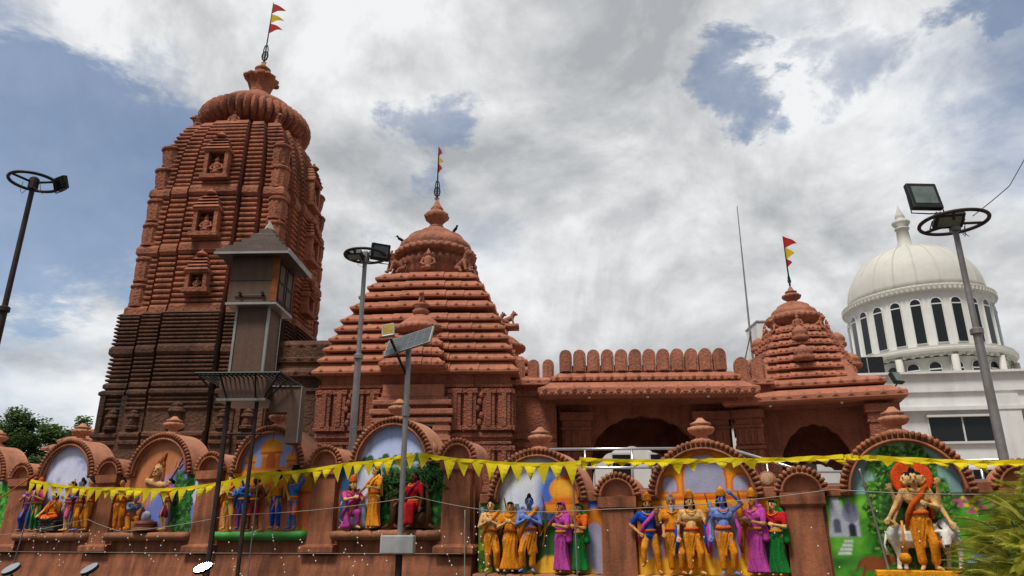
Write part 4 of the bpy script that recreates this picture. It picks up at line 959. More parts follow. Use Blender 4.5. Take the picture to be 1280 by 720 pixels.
def statue(label, u, zl, H, skin, lower, upper=None, arms=('namaste', 'namaste'), pose='stand', turn=0, hair=('short', BLACK), crown=None, beard=None, shawl=None, lean=0, seat=.0, extra=None, y=-.13, group=None, sash=None, wid=1.0, heads=1, xarms=(), tail=None, headturn=0, halo=None):
    wid *= 1.08; H *= 1.04; sway = (0 if pose in ('cross', 'kneel', 'bench') else (1 if int(abs(u) * 100) % 2 else -1))
    root = thing('relief_statue', label, 'statue', WW(u, WV + y, zl), WROT + R(turn), 'painted relief figures along the street wall')
    P = lambda rgb: paint(rgb)
    hip = {'stand': .50, 'apart': .49, 'cross': .06 + seat, 'kneel': .25, 'bench': .33, 'step': .49}[pose]
    kf = .35 if lower[0] in ('sari', 'skirt') else 1.
    dz = hip - .5; ln = R(lean)
    def up_(x, y_, z):                                           # upper body joint, leaned about the hips
        zz = z - .5; return Vector((x * wid + sway * (.018 - .05 * max(0, zz) + .10 * max(0, zz - .25)), y_ - zz * math.sin(ln), hip + zz * math.cos(ln)))
    J = {}
    for sd in (-1, 1):
        if pose == 'stand': J[sd] = [(sd * .05 + sway * .016, 0, hip + sd * sway * .012), (sd * (.05 if sd == sway else .05 + .035 * kf), -.01 if sd == sway else -.06 * kf, .275), (sd * (.045 if sd == sway else .05 + .025 * kf), 0, .045), (sd * (.07 if sd == sway else .11), -.085, .018)]
        elif pose == 'apart': J[sd] = [(sd * .055, 0, hip), (sd * .10, -.03, .27), (sd * .12, 0, .045), (sd * .17, -.06, .018)]
        elif pose == 'step': J[sd] = [(sd * .05, 0, hip), (sd * .08, -.1 if sd < 0 else -.02, .34 if sd < 0 else .27), (sd * .1, -.07 if sd < 0 else 0, .13 if sd < 0 else .045), (sd * .12, -.15 if sd < 0 else -.08, .11 if sd < 0 else .018)]
        elif pose == 'cross': J[sd] = [(sd * .06, 0, hip), (sd * .2, -.1, hip - .0), (-sd * .02, -.17, hip - .03), (-sd * .09, -.18, hip - .03)]
        elif pose == 'bench': J[sd] = [(sd * .055, 0, hip), (sd * .07, -.15, hip - .01 + .02 * sd), (sd * .08, -.14, .05), (sd * .09, -.21, .02)]
        elif pose == 'kneel': J[sd] = [(sd * .05, 0, hip), ((.06, -.17, .25) if sd > 0 else (-.05, -.06, .04)), ((.06, -.16, .045) if sd > 0 else (-.06, .13, .04)), ((.06, -.24, .02) if sd > 0 else (-.06, .18, .02))]
    if kf < 1 and pose in ('stand', 'step'): J = {sd: [(sd * .04, 0, hip), (sd * .036, 0, .275), (sd * .04, 0, .045), (sd * .055, -.1, .018)] for sd in (-1, 1)}
    b = MB()
    for sd in (-1, 1):
        h, k, a, t = [Vector((p[0] * wid, p[1], p[2])) for p in J[sd]]
        b.caps(h, k, .058 * wid, .040); b.caps(k, a, .039, .024); b.caps(a + Vector((0, .015, -.015)), t, .024, .018)
        for q in range(5): b.caps(t, t + (t - a).normalized() * .018 + Vector(((q - 2) * .008, 0, -.004)), .008, .007, 6)
    b.ell(up_(0, 0, .52), (.095 * wid, .07, .075)); b.caps(up_(0, 0, .53), up_(0, 0, .64), .075 * wid, .072 * wid); b.caps(up_(-.05, 0, .74), up_(.05, 0, .74), .078, .078); b.caps(up_(-.10, 0, .80), up_(.10, 0, .80), .046, .046); b.caps(up_(0, 0, .81), up_(0, -.01, .89), .036, .034)
    hd = []
    for i in range(heads):
        a = [0, -1, 1][i]; q = R(headturn + a * 62); c = up_(a * .055, -.015 if a == 0 else -.0, .94 - (.004 if a else 0)); hd.append((c, q))
        f = Vector((math.sin(q), -math.cos(q), 0)); sdv = Vector((math.cos(q), math.sin(q), 0))
        b.ell(c, (.056, .062, .072), 12, 9); b.ell(c + f * .02 - Vector((0, 0, .045)), (.04, .042, .03)); b.caps(c + f * .058 + Vector((0, 0, .012)), c + f * .072 - Vector((0, 0, .016)), .008, .013, 6); b.caps(c + f * .055 + sdv * .02 + Vector((0, 0, .022)), c + f * .055 - sdv * .02 + Vector((0, 0, .022)), .01, .01, 6)
        b.caps(c + f * .06 + sdv * .012 - Vector((0, 0, .036)), c + f * .06 - sdv * .012 - Vector((0, 0, .036)), .007, .007, 6)
        for sg in (-1, 1): b.ell(c + sdv * sg * .057 - Vector((0, 0, .004)), (.012, .014, .022), 6, 5)
    A = []
    for sd, nm in ((-1, arms[0]), (1, arms[1])): A.append((sd, *ARM[nm], 0))
    for sd, e, h in xarms: A.append((sd, e, h, -.02))
    for sd, e, hh, dz2 in A:
        sh = up_(sd * .125, .0, .805 + dz2); el = sh + Vector((sd * e[0] * wid, e[1], e[2])); wr = sh + Vector((sd * hh[0] * wid, hh[1], hh[2]))
        b.caps(sh, el, .037, .029); b.caps(el, wr, .029, .019); hand(b, wr, (wr - el), (0, -1, .3), 1.15)
    b.v = [tuple(Vector(v) * H) for v in b.v]
    fuse(b, .0105, 'body', P(skin), root)
    # face paint: eyes, brows, lips
    for c, q in hd:
        e = MB(); br = MB(); lp = MB()
        f = Vector((math.sin(q), -math.cos(q), 0)); sdv = Vector((math.cos(q), math.sin(q), 0))
        for sg in (-1, 1):
            p = c + f * .0615 + sdv * sg * .024 + Vector((0, 0, .006)); ek = .7 if heads > 1 else 1.; e.ell(p * H, (.010 * H * ek, .007 * H * ek, .006 * H * ek), 7, 5); br.caps((p + Vector((0, 0, .018)) + sdv * -.008) * H, (p + Vector((0, 0, .018)) + sdv * .01) * H, .0045 * H * ek, .0035 * H * ek, 5)
        lp.ell((c + f * .064 - Vector((0, 0, .036))) * H, (.015 * H, .007 * H, .006 * H), 7, 5)
        e.build('eyes', paint((30, 24, 22)), root, smooth=True); br.build('eyebrows', paint((34, 26, 22)), root, smooth=True); lp.build('lips', paint((150, 50, 40)), root, smooth=True)
    # lower garment
    kind, lc = lower[0], lower[1]; c = MB()
    if kind in ('dhoti', 'trousers', 'shorts'):
        th = .064 if kind == 'dhoti' else .058
        c.ell(up_(0, 0, .53), (.098 * wid, .078, .08)); c.caps(up_(-.02, 0, .58), up_(.02, 0, .58), .072, .072)
        for sd in (-1, 1):
            h, k, a, t = [Vector((p[0] * wid, p[1], p[2])) for p in J[sd]]
            c.caps(h, k, th, th * .80)
            if kind != 'shorts': a2 = k + (a - k) * (.80 if kind == 'dhoti' else .93); c.caps(k, a2, th * .80, th * (.66 if kind == 'dhoti' else .55))
        if kind == 'dhoti' and pose in ('stand', 'apart'): c.caps((sway * .016, -.07, hip), (sway * .01, -.05, .24), .03, .02); c.caps((.07, -.06, hip), (.12, -.0, .26), .022, .016)
    else:
        rs = []
        zt, zb = .60, .035
        for i in range(12):
            t = i / 11; z = zt + (zb - zt) * t; wv = 1 + .05 * math.sin(t * 9)
            rx = (.074 + .036 * min(1, t * 4) - .032 * max(0, min(t, .75) - .25) + (.065 if kind == 'sari' else .02) * t ** 4) * wid * wv; ry = .066 + .03 * min(1, t * 4) + .012 * t
            base = up_(0, 0, max(z, .5)) * 1.0 if pose in ('stand', 'step') else None
            if base is not None: rs.append([(base.x + math.cos(2 * PI * j / 20) * rx, -.012 + math.sin(2 * PI * j / 20) * ry, z) for j in range(20)])
        if rs: c.rings(rs)
        if pose not in ('stand', 'step'):
            c.ell(up_(0, 0, .53), (.11 * wid, .09, .09))
            for sd in (-1, 1):
                h, k, a, t = [Vector((p[0] * wid, p[1], p[2])) for p in J[sd]]; c.caps(h, k, .08, .066); c.caps(k, k + (a - k) * .85, .064, .055)
            if pose == 'bench': c.caps((0, -.14, hip - .04), (0, -.12, .1), .07, .09)
    c.v = [tuple(Vector(v) * H) for v in c.v]
    fuse(c, .0115, 'sari' if kind == 'sari' else ('trousers' if kind == 'trousers' else 'dhoti' if kind == 'dhoti' else 'skirt'), P(lc), root, (.006 * H, 13 if kind in ('dhoti', 'sari', 'skirt') else 6))
    bt = MB(); rs = [[(up_(math.cos(2 * PI * j / 18) * (.088 + o), math.sin(2 * PI * j / 18) * (.083 + o) - .002, z) * H) for j in range(18)] for z, o in ((.56, .0), (.565, .012), (.595, .012), (.60, 0))]
    bt.rings(rs); bt.build('waistband', P(GOLD if lc not in (GOLD, ORANGE) else SAFFRON), root, smooth=True)
    if upper:
        c = MB(); lo = upper[1] if len(upper) > 1 and isinstance(upper[1], float) else .58
        c.caps(up_(0, 0, lo + .03), up_(0, 0, .68), .083 * wid, .084 * wid); c.caps(up_(-.055, 0, .745), up_(.055, 0, .745), .085, .085); c.caps(up_(-.10, 0, .80), up_(.10, 0, .80), .052, .052)
        for sd, e_, hh, dz2 in A[:2]:
            sh = up_(sd * .125, 0, .805); el = sh + Vector((sd * e_[0] * wid, e_[1], e_[2])); c.caps(sh, sh + (el - sh) * .75, .044, .038)
        c.v = [tuple(Vector(v) * H) for v in c.v]; fuse(c, .0115, 'tunic', P(upper[0]), root, (.004 * H, 7))
    if shawl:
        c = MB()
        pts = [up_(.13, .045, .52), up_(.135, .01, .72), up_(.10, -.02, .855), up_(.03, -.085, .76), up_(-.06, -.09, .66), up_(-.105, -.05, .56), up_(-.13, .0, .42)]
        c.tube([p * H for p in pts], [.026 * H, .032 * H, .034 * H, .032 * H, .028 * H, .028 * H, .016 * H], 8); c.build('shawl', P(shawl), root, smooth=True)
    if sash:
        for sd in (-1, 1):
            c = MB(); c.tube([p * H for p in (up_(sd * .15, .03, .70), up_(sd * .19, -.02, .56), up_(sd * .175, -.03, .42), up_(sd * .20, -.01, .27))], [.022 * H, .03 * H, .03 * H, .014 * H], 8); c.build('sash', P(sash), root, smooth=True)
    # hair, beard, crown
    hk, hc = hair; c = MB(); c0 = hd[0][0]; q = hd[0][1]; f = Vector((math.sin(q), -math.cos(q), 0))
    for cc_, qq in hd:
        ff = Vector((math.sin(qq), -math.cos(qq), 0)); c.ell(cc_ - ff * .014 + Vector((0, 0, .022)), (.064, .064, .06), 12, 8)
    if hk == 'bun': c.ell(c0 + Vector((0, 0, .088)), (.034, .034, .032)); c.ell(c0 + Vector((0, 0, .112)), (.02, .02, .02))
    if hk in ('long', 'cover'):
        c.caps(c0 - f * .03, c0 - f * .055 + Vector((0, 0, -.16)), .058, .05); c.caps(c0 + Vector((.05, .02, -.02)), c0 + Vector((.062, .015, -.12)), .025, .022); c.caps(c0 + Vector((-.05, .02, -.02)), c0 + Vector((-.062, .015, -.12)), .025, .022)
    if hk == 'cover': c.caps(c0 - f * .04 + Vector((0, 0, -.1)), up_(0, .05, .5), .06, .075); c.caps(up_(.1, .0, .86), up_(.14, .02, .45), .035, .05)
    if hk == 'knot': c.ell(c0 - f * .07 + Vector((0, 0, .0)), (.04, .04, .04))
    c.v = [tuple(Vector(v) * H) for v in c.v]; fuse(c, .011, 'head_cloth' if hk == 'cover' else 'hair', P(hc), root, (.003 * H, 9))
    if hk == 'cover': c = MB(); c.ell((c0 + f * .022 + Vector((0, 0, .044))) * H, (.048 * H, .042 * H, .028 * H), 10, 7); c.build('hair', P(BLACK), root, smooth=True)
    if crown:
        c = MB(); k = H; c.lathe([(x * k, z * k) for x, z in [(.064, 0), (.07, .012), (.062, .03), (.066, .045), (.05, .07), (.052, .08), (.03, .105), (.012, .13)]], 16, 8, .1, tuple((c0 + Vector((0, 0, .042))) * H)); c.build('crown', P(crown), root, smooth=True)
    if beard:
        c = MB(); c.ell((c0 + f * .03 - Vector((0, 0, .055))) * H, (.044 * H, .036 * H, .036 * H), 10, 7)
        if beard != BLACK: c.caps((c0 + f * .035 - Vector((0, 0, .06))) * H, (c0 + f * .06 - Vector((0, 0, .16))) * H, .036 * H, .014 * H)
        c.build('beard', P(beard), root, smooth=True)
    if halo:
        c = MB(); cc_ = c0 * H + Vector((0, .075 * H, .01)); c.lathe([(halo * H, 0), (halo * H * .97, .02), (halo * H * .9, .028)], 40, mtx=Matrix.Translation(cc_) @ Matrix.Rotation(R(90), 4, 'X')); c.build('halo_disc', P((222, 78, 28)), root)
    if tail: c = MB(); c.tube([p * H for p in (Vector((0, .08, .2)), Vector((0, .2, .08)), Vector((0, .3, .14)), Vector((0, .33, .32)), Vector((0, .27, .44)))], [.016 * H] * 5, 7); c.build('tail', P(tail), root, smooth=True)
    c = MB(); nk = [up_(.07 * math.sin(t), -.03 - .062 * max(0, math.cos(t)), .845 - .055 * max(0, math.cos(t))) * H for t in [i * PI / 5 - PI / 2 for i in range(6)]]; c.tube(nk, .009 * H, 6); c.build('necklace', P(GOLD), root, smooth=True)
    if extra: extra(root, H, P)
    return root
def x_bow(sd=1):
    def f(root, H, P):
        c = MB(); x = sd * .2; c.tube([Vector((x + sd * .05 * math.sin(t * PI), -.05, .3 + .75 * t)) * H for t in [i / 10 for i in range(11)]], .011 * H, 6); c.build('bow', P((150, 82, 26)), root, smooth=True)
    return f
def x_quiver(sd=-1):
    def f(root, H, P):
        c = MB(); c.tube([Vector((sd * .12, .05, .68)) * H, Vector((sd * .17, .05, .92)) * H], .03 * H, 8); c.build('quiver', P((120, 136, 160)), root, smooth=True); x_bow(-sd)(root, H, P)
    return f
def x_staff(sd=1, col=(190, 130, 40)):
    def f(root, H, P):
        c = MB(); c.tube([Vector((sd * .17, -.16, .1)) * H, Vector((sd * .30, -.1, .95)) * H], .011 * H, 6); c.build('staff', P(col), root)
    return f
def x_plate(root, H, P):
    c = MB(); c.lathe([(.02 * H, 0), (.085 * H, .02 * H), (.09 * H, .03 * H), (.02 * H, .03 * H)], 16, c=(0, -.2 * H, .68 * H)); c.build('plate', P((200, 190, 170)), root); c = MB(); c.ell((0, -.2 * H, .715 * H), (.03 * H, .03 * H, .02 * H)); c.build('lamp', P(SAFFRON), root)
def x_pot(root, H, P):
    c = MB(); c.lathe([(x * H, z * H) for x, z in ((.04, 0), (.09, .04), (.09, .09), (.07, .13), (.09, .15))], 16, c=(0, -.0, 1.02 * H)); c.build('black_pot', P((24, 24, 30)), root, smooth=True)
def x_mace(sd=1):
    def f(root, H, P):
        c = MB(); c.tube([Vector((sd * .2, -.14, .5)) * H, Vector((sd * .22, -.16, .16)) * H], .013 * H, 6); c.ell(Vector((sd * .225, -.16, .12)) * H, .06 * H); c.build('mace', P(GOLD), root, smooth=True)
    return f
SL = 1.74                                                        # ledge heights
# panel with pale sky
statue('carved figure in purple tunic and blue trousers praying, leftmost under the pale sky mural', -14.95, SL, .90, SK_TAN, ('trousers', BLUE), (PURP, .45), crown=SAFFRON, turn=12, hair=('long', BLACK))
statue('carved figure in pink top and green trousers with an orange crown, praying', -14.68, SL, .92, SK_TAN, ('trousers', GREEN), (PINK,), crown=SAFFRON, turn=8, hair=('long', BLACK))
statue('carved woman in an orange robe sitting cross-legged on a heap of dark rocks', -14.2, SL, .86, SK_CREAM, ('dhoti', SAFFRON), (ORANGE,), pose='cross', seat=.24, hair=('long', BLACK), shawl=SAFFRON, arms=('knee', 'bless'))
statue('carved dark-haired figure in pink top with bare cream legs holding a bow', -13.78, SL, .90, SK_CREAM, ('shorts', PINK), (MAG,), arms=('down', 'hold'), turn=-20, hair=('knot', BLACK), extra=x_bow(1))
statue('carved blue-chested figure in orange dhoti holding a long staff beside the pink-topped archer', -13.5, SL, .92, SK_BLUE, ('dhoti', ORANGE), arms=('hold', 'hold'), turn=-22, hair=('bun', BLACK), shawl=PURP, extra=x_staff(1))
statue('carved figure all in an orange robe at the right end of the pale sky mural', -13.25, SL, .92, SK_TAN, ('dhoti', ORANGE), (ORANGE,), turn=-25, hair=('bun', BLACK))
def stuff_rocks(u, zl, label):
    r = thing('rock_seat', label, 'rocks', WW(u, WV - .13, zl), WROT)
    rr = random.Random(3)
    for k in range(4):
        c = MB(); c.bbox(-.24 + rr.uniform(-.03, .03), .22 + rr.uniform(-.03, .03), -.1, .1, k * .052, k * .052 + .05, .015); c.build('rock_slab', 'rock', r)
stuff_rocks(-14.2, SL, 'heap of flat dark rocks under the cross-legged orange-robed figure')
# panel with a brown mural and worship of a stone
statue('carved figure in orange praying before the grey stone, leftmost on the brown mural', -12.42, SL, .90, SK_TAN, ('dhoti', ORANGE), (ORANGE,), turn=20, hair=('bun', BLACK))
statue('carved grey-blue figure with hair bun bending over the worship stone', -12.10, SL, .84, SK_GREY, ('dhoti', ORANGE), arms=('offer', 'offer'), pose='kneel', turn=68, hair=('bun', BLACK), lean=16, shawl=None)
statue('carved figure in maroon cloth with bare cream legs facing the worship stone', -11.25, SL, .88, SK_CREAM, ('shorts', MAROON), (RED,), turn=-30, hair=('knot', BLACK), shawl=MAG)
r = thing('worship_stone', 'grey rounded stone on a stepped brown base between the carved worshippers', 'shrine stone', WW(-11.72, WV - .13, SL), WROT)
c = MB(); c.lathe([(.22, 0), (.22, .04), (.16, .05), (.15, .1), (.2, .12), (.2, .16), (.1, .17)], 20); c.build('base', 'ledge', r, smooth=False)
c = MB(); c.lathe([(.085, .15), (.085, .26), (.07, .31), (.03, .34)], 16); c.build('stone', paint((170, 170, 186)), r, smooth=True)
# raised head on the arch of that panel
r = thing('wall_relief', 'large carved face with tall hair knot and trident on the brown arched mural', 'relief', WW(-11.72, WV - .01, 2.76), WROT)
h = MB(); h.ell((0, -.01, .1), (.10, .08, .14), 14, 10); h.ell((0, -.06, .0), (.06, .05, .05)); h.caps((0, -.085, .12), (0, -.1, .07), .014, .022); h.caps((-.04, -.075, .135), (.04, -.075, .135), .02, .02); h.caps((0, .0, -.1), (0, -.01, 0), .06, .06); h.caps((-.2, .02, -.16), (.2, .02, -.16), .07, .07)
for s_ in (-1, 1): h.ell((s_ * .1, 0, .08), (.02, .03, .05))
o = fuse(h, .011, 'face', paint((214, 164, 112)), r)
h = MB(); h.ell((0, .01, .2), (.12, .07, .1)); h.caps((0, .0, .26), (.05, .0, .42), .07, .025); h.caps((-.11, .02, .15), (-.17, .02, -.12), .04, .05); h.caps((.1, .02, .15), (.15, .02, -.05), .035, .045); fuse(h, .012, 'hair_knot', paint((150, 84, 46)), r, (.004, 12))
h = MB()
for s_ in (-1, 1): h.ell((s_ * .042, -.078, .105), (.022, .012, .011))
h.build('eyes', paint((60, 30, 24)), r, smooth=True); h = MB(); h.ell((0, -.1, .02), (.028, .012, .01)); h.build('lips', paint((150, 60, 44)), r, smooth=True)
h = MB(); h.tube([(.26, 0, -.3), (.44, 0, .3)], .014); h.tube([(.34, 0, .36), (.37, 0, .24), (.43, 0, .25), (.48, 0, .24), (.52, 0, .33)], .012); h.tube([(.43, 0, .25), (.47, 0, .42)], .012); h.build('trident', paint((178, 112, 74)), r, smooth=True)
r.rotation_euler = (0, R(14), WROT)
# orange palace panel on the green ledge
statue('carved pale figure with orange garland, leftmost on the green ledge', -9.80, SL, .88, SK_CREAM, ('shorts', YEL), turn=18, hair=('bun', BLACK), shawl=SAFFRON, arms=('namaste', 'namaste'))
statue('carved blue figure with purple cloth behind the steel post on the green ledge', -9.50, SL, .86, SK_DBLUE, ('trousers', PURP), turn=15, hair=('short', BLACK), arms=('hold', 'hold'), shawl=BLUE)
statue('carved brown-skinned figure in a red loincloth with legs apart on the green ledge', -9.22, SL, .86, SK_BROWN, ('shorts', RED), arms=('hold', 'hip'), pose='apart', hair=('knot', BLACK), turn=-10)
statue('carved long-haired bearded figure in orange top and blue trousers on the green ledge', -8.76, SL, .95, SK_TAN, ('trousers', BLUE), (ORANGE,), arms=('hold', 'lowout'), hair=('long', BLACK), beard=BLACK, shawl=YEL)
statue('carved all-blue figure in an orange skirt balancing a black pot overhead', -8.40, SL, .88, SK_DBLUE, ('shorts', SAFFRON), (SK_DBLUE,), arms=('raised', 'raised'), turn=-8, hair=('short', BLACK), extra=x_pot)
# forest panel
statue('carved crowned figure with a tail kneeling in pink cloth with offering hands', -7.25, SL, .98, SK_CREAM, ('dhoti', MAG), (PINK,), arms=('offer', 'offer'), pose='kneel', turn=62, lean=6, crown=SAFFRON, hair=('long', (90, 50, 30)), tail=(196, 138, 84), shawl=MAG)
statue('carved woman in orange sari with loose black hair reaching to the kneeling figure', -6.76, SL, .94, SK_CREAM, ('sari', ORANGE), (ORANGE,), arms=('reach', 'hold'), turn=-28, hair=('long', BLACK), shawl=YEL)
statue('carved woman in a red sari sitting on a log against a relief tree', -6.04, SL, 1.0, SK_BROWN, ('sari', RED), (RED, .66), arms=('knee', 'down'), pose='bench', turn=-18, hair=('long', BLACK), shawl=MAROON)
def relief_tree(u, label, hgt, seed):
    rr = random.Random(seed); r = thing('relief_tree', label, 'relief tree', WW(u, WV - .06, SL), WROT)
    c = MB(); p = [(0, 0, 0), (.03, 0, hgt * .3), (-.02, 0, hgt * .6), (.02, 0, hgt)]; c.tube(p, [.08, .055, .05, .03], 8)
    for k in range(5): z = hgt * (.45 + .11 * k); s_ = 1 if k % 2 else -1; c.tube([(0, 0, z), (s_ * .08, -.02, z + .05), (s_ * .2, -.02, z + .13 + rr.uniform(-.05, .05))], [.032, .025, .012], 6)
    for s_ in (-1, 1): c.tube([(0, 0, .08), (s_ * .08, -.02, .03), (s_ * .17, -.03, .0)], [.05, .035, .015], 6)
    c.build('trunk', paint((92, 62, 38)), r, smooth=True)
    c = MB()
    for k in range(150):
        x, z = rr.gauss(0, .17), hgt * .9 + rr.gauss(-.08, .12); a = rr.uniform(0, 6.28); m = Matrix.Translation((x, rr.uniform(-.09, .02), z)) @ Matrix.Rotation(a, 4, 'Y') @ Matrix.Rotation(rr.uniform(-.7, .7), 4, 'X')
        c.add([(0, 0, -.05), (.02, -.008, 0), (0, 0, .06), (-.02, -.008, 0), (0, .012, 0)], [(0, 1, 2), (0, 2, 3), (1, 4, 2), (0, 4, 1), (2, 4, 3), (3, 4, 0)], m)
    c.build('foliage', paint((34, 82, 36)), r)
relief_tree(-6.47, 'relief tree with brown trunk just right of the orange-sari woman', .88, 1); relief_tree(-5.83, 'relief tree with thick brown trunk behind the seated red-sari woman', .95, 2)
r = thing('log_seat', 'carved log under the seated woman in the red sari', 'log', WW(-6.04, WV - .12, SL), WROT); c = MB(); c.tube([(-.22, .05, .13), (0, .06, .16), (.2, .05, .14)], [.1, .12, .1], 12); c.build('log', paint((84, 58, 36)), r, smooth=True); c = MB(); c.lathe([(.14, 0), (.1, .1), (.09, .16)], 10, 5, .2, (0, .06, 0)); c.build('stump', paint((84, 58, 36)), r, smooth=True)
# courtyard panel
S2 = 1.105
statue('carved cream-skinned figure with hair bun, leftmost praying figure on the courtyard mural', -4.66, S2, .98, SK_CREAM, ('dhoti', ORANGE), hair=('bun', BLACK), shawl=ORANGE, extra=x_quiver(-1), turn=10)
statue('carved woman praying with her head covered by an orange veil, between two dhoti-clad figures', -4.37, S2, .96, SK_CREAM, ('sari', ORANGE), (ORANGE,), hair=('cover', (226, 150, 40)), turn=14)
statue('carved blue-skinned figure with hair bun and bow praying beside the orange-veiled woman', -4.06, S2, 1.02, SK_BLUE, ('dhoti', ORANGE), hair=('bun', BLACK), shawl=ORANGE, extra=x_quiver(-1), turn=16)
statue('carved woman in a magenta sari reaching down to the left by the lavender doorway', -3.52, S2, .94, SK_TAN, ('sari', MAG), (MAG,), arms=('reach', 'hold'), hair=('cover', MAG), turn=-35)
statue('carved woman in a green sari and orange blouse behind the magenta-sari woman', -3.24, S2, .92, SK_TAN, ('sari', GREEN), (SAFFRON, .68), arms=('hold', 'hold'), hair=('cover', GREEN), turn=-38)
# yellow hall panel
S3 = 1.105
statue('carved black-bearded crowned figure in a blue tunic with one foot raised', -2.22, S3, .97, SK_TAN, ('trousers', ORANGE), (BLUE, .5), arms=('hip', 'knee'), pose='step', crown=ORANGE, beard=BLACK, hair=('long', BLACK), shawl=MAG, turn=15)
statue('carved grey-bearded sage in an orange robe with raised palm', -1.88, S3, .98, SK_TAN, ('dhoti', ORANGE), (ORANGE,), arms=('bless', 'hold'), hair=('bun', (150, 150, 150)), beard=(176, 176, 176), turn=12)
statue('carved bare-chested figure with long black hair, orange crown and blue side shawls', -1.62, S3, .98, SK_CREAM, ('dhoti', ORANGE), arms=('down', 'bless'), hair=('long', BLACK), crown=ORANGE, sash=BLUE, turn=14, headturn=20, extra=x_bow(1))
statue('carved blue-skinned crowned figure with a magenta sash on the yellow hall mural', -1.18, S3, 1.0, SK_BLUE, ('dhoti', ORANGE), arms=('down', 'raised'), hair=('long', BLACK), crown=ORANGE, sash=MAG, extra=x_quiver(-1), turn=14)
statue('carved woman in a magenta sari holding out a lamp plate on the yellow hall mural', -.76, S3, .98, SK_TAN, ('sari', MAG), (MAG,), arms=('hold', 'hold'), hair=('cover', MAG), crown=ORANGE, turn=-38, extra=x_plate)
statue('carved woman in green sari and red blouse, rightmost on the yellow hall mural', -.50, S3, .92, SK_CREAM, ('sari', GREEN), (RED, .68), arms=('hold', 'hold'), hair=('cover', GREEN), turn=-32)
# meadow panel: the big many-armed figure with a white cow
statue('carved three-headed six-armed figure in an orange dhoti before a red disc', 1.24, 1.19, 1.13, SK_CREAM, ('dhoti', ORANGE), arms=('lowout', 'hold'), hair=('bun', BLACK), heads=3, halo=.21, shawl=SAFFRON, y=-.17, wid=.95,
       xarms=((-1, (.07, -.0, -.12), (.11, -.05, .03)), (1, (.08, 0, -.10), (.09, -.05, .07)), (-1, (.08, 0, -.16), (.13, -.06, -.28)), (1, (.09, 0, -.16), (.14, -.06, -.30))), extra=x_mace(-1))
def cow(u, zl, label, H=.62):
    r = thing('relief_cow', label, 'cow', WW(u, WV - .10, zl), WROT)
    b = MB()
    b.caps((-.36, .06, .40), (.16, .04, .42), .15, .15); b.ell((.18, .03, .45), (.15, .12, .17)); b.ell((-.38, .06, .41), (.14, .12, .15)); b.caps((.2, .0, .46), (.16, -.1, .42), .11, .09)
    b.caps((.15, -.12, .42), (.12, -.2, .30), .075, .05); b.ell((.118, -.22, .28), (.045, .05, .04))
    for x, y_ in ((-.42, .02), (-.34, .1), (.26, -.02), (.14, .08)): b.caps((x, y_, .33), (x + .02, y_, .17), .062, .036); b.caps((x + .02, y_, .17), (x, y_, .04), .034, .028); b.ell((x, y_ - .01, .02), (.036, .042, .022))
    for s_ in (-1, 1): b.caps((.15 + s_ * .07, -.12, .46), (.15 + s_ * .15, -.12, .45), .03, .016)
    fuse(b, .012, 'body', paint((206, 200, 190)), r)
    c = MB()
    for s_ in (-1, 1): c.tube([(.15 + s_ * .045, -.12, .48), (.15 + s_ * .08, -.13, .54), (.15 + s_ * .06, -.13, .59)], [.018, .014, .005], 6)
    c.build('horns', paint((90, 70, 60)), r, smooth=True)
    c = MB()
    for s_ in (-1, 1): c.ell((.135 + s_ * .05, -.175, .39), (.014, .012, .012))
    c.build('eyes', paint((24, 20, 20)), r, smooth=True); c = MB(); c.ell((.118, -.262, .285), (.03, .012, .018)); c.build('nose', paint((60, 44, 40)), r, smooth=True)
    c = MB(); c.tube([(.06, -.1, .34), (.12, -.14, .27), (.22, -.1, .3)], .022, 7); c.build('garland', paint((196, 96, 30)), r, smooth=True)
    c = MB(); c.tube([(-.5, .08, .46), (-.55, .06, .3), (-.53, .05, .18)], [.018, .014, .022], 6); c.build('tail', paint((206, 200, 190)), r, smooth=True)
cow(1.34, 1.19, 'carved white cow with dark horns standing behind the six-armed figure')
r = thing('statue_plinth', 'low yellow plinth with a pink lotus-petal edge under the six-armed figure', 'plinth', WW(1.25, WV - .17, 1.09), WROT)
c = MB(); c.bbox(-.62, .66, -.18, .16, .03, .1, .012); c.build('slab', paint((222, 150, 26)), r)
c = MB()
for k in range(17): c.ell((-.6 + k * .077, -.18, .0), (.036, .03, .045), 8, 6)
c.build('petal_row', paint((176, 60, 120)), r, smooth=True)

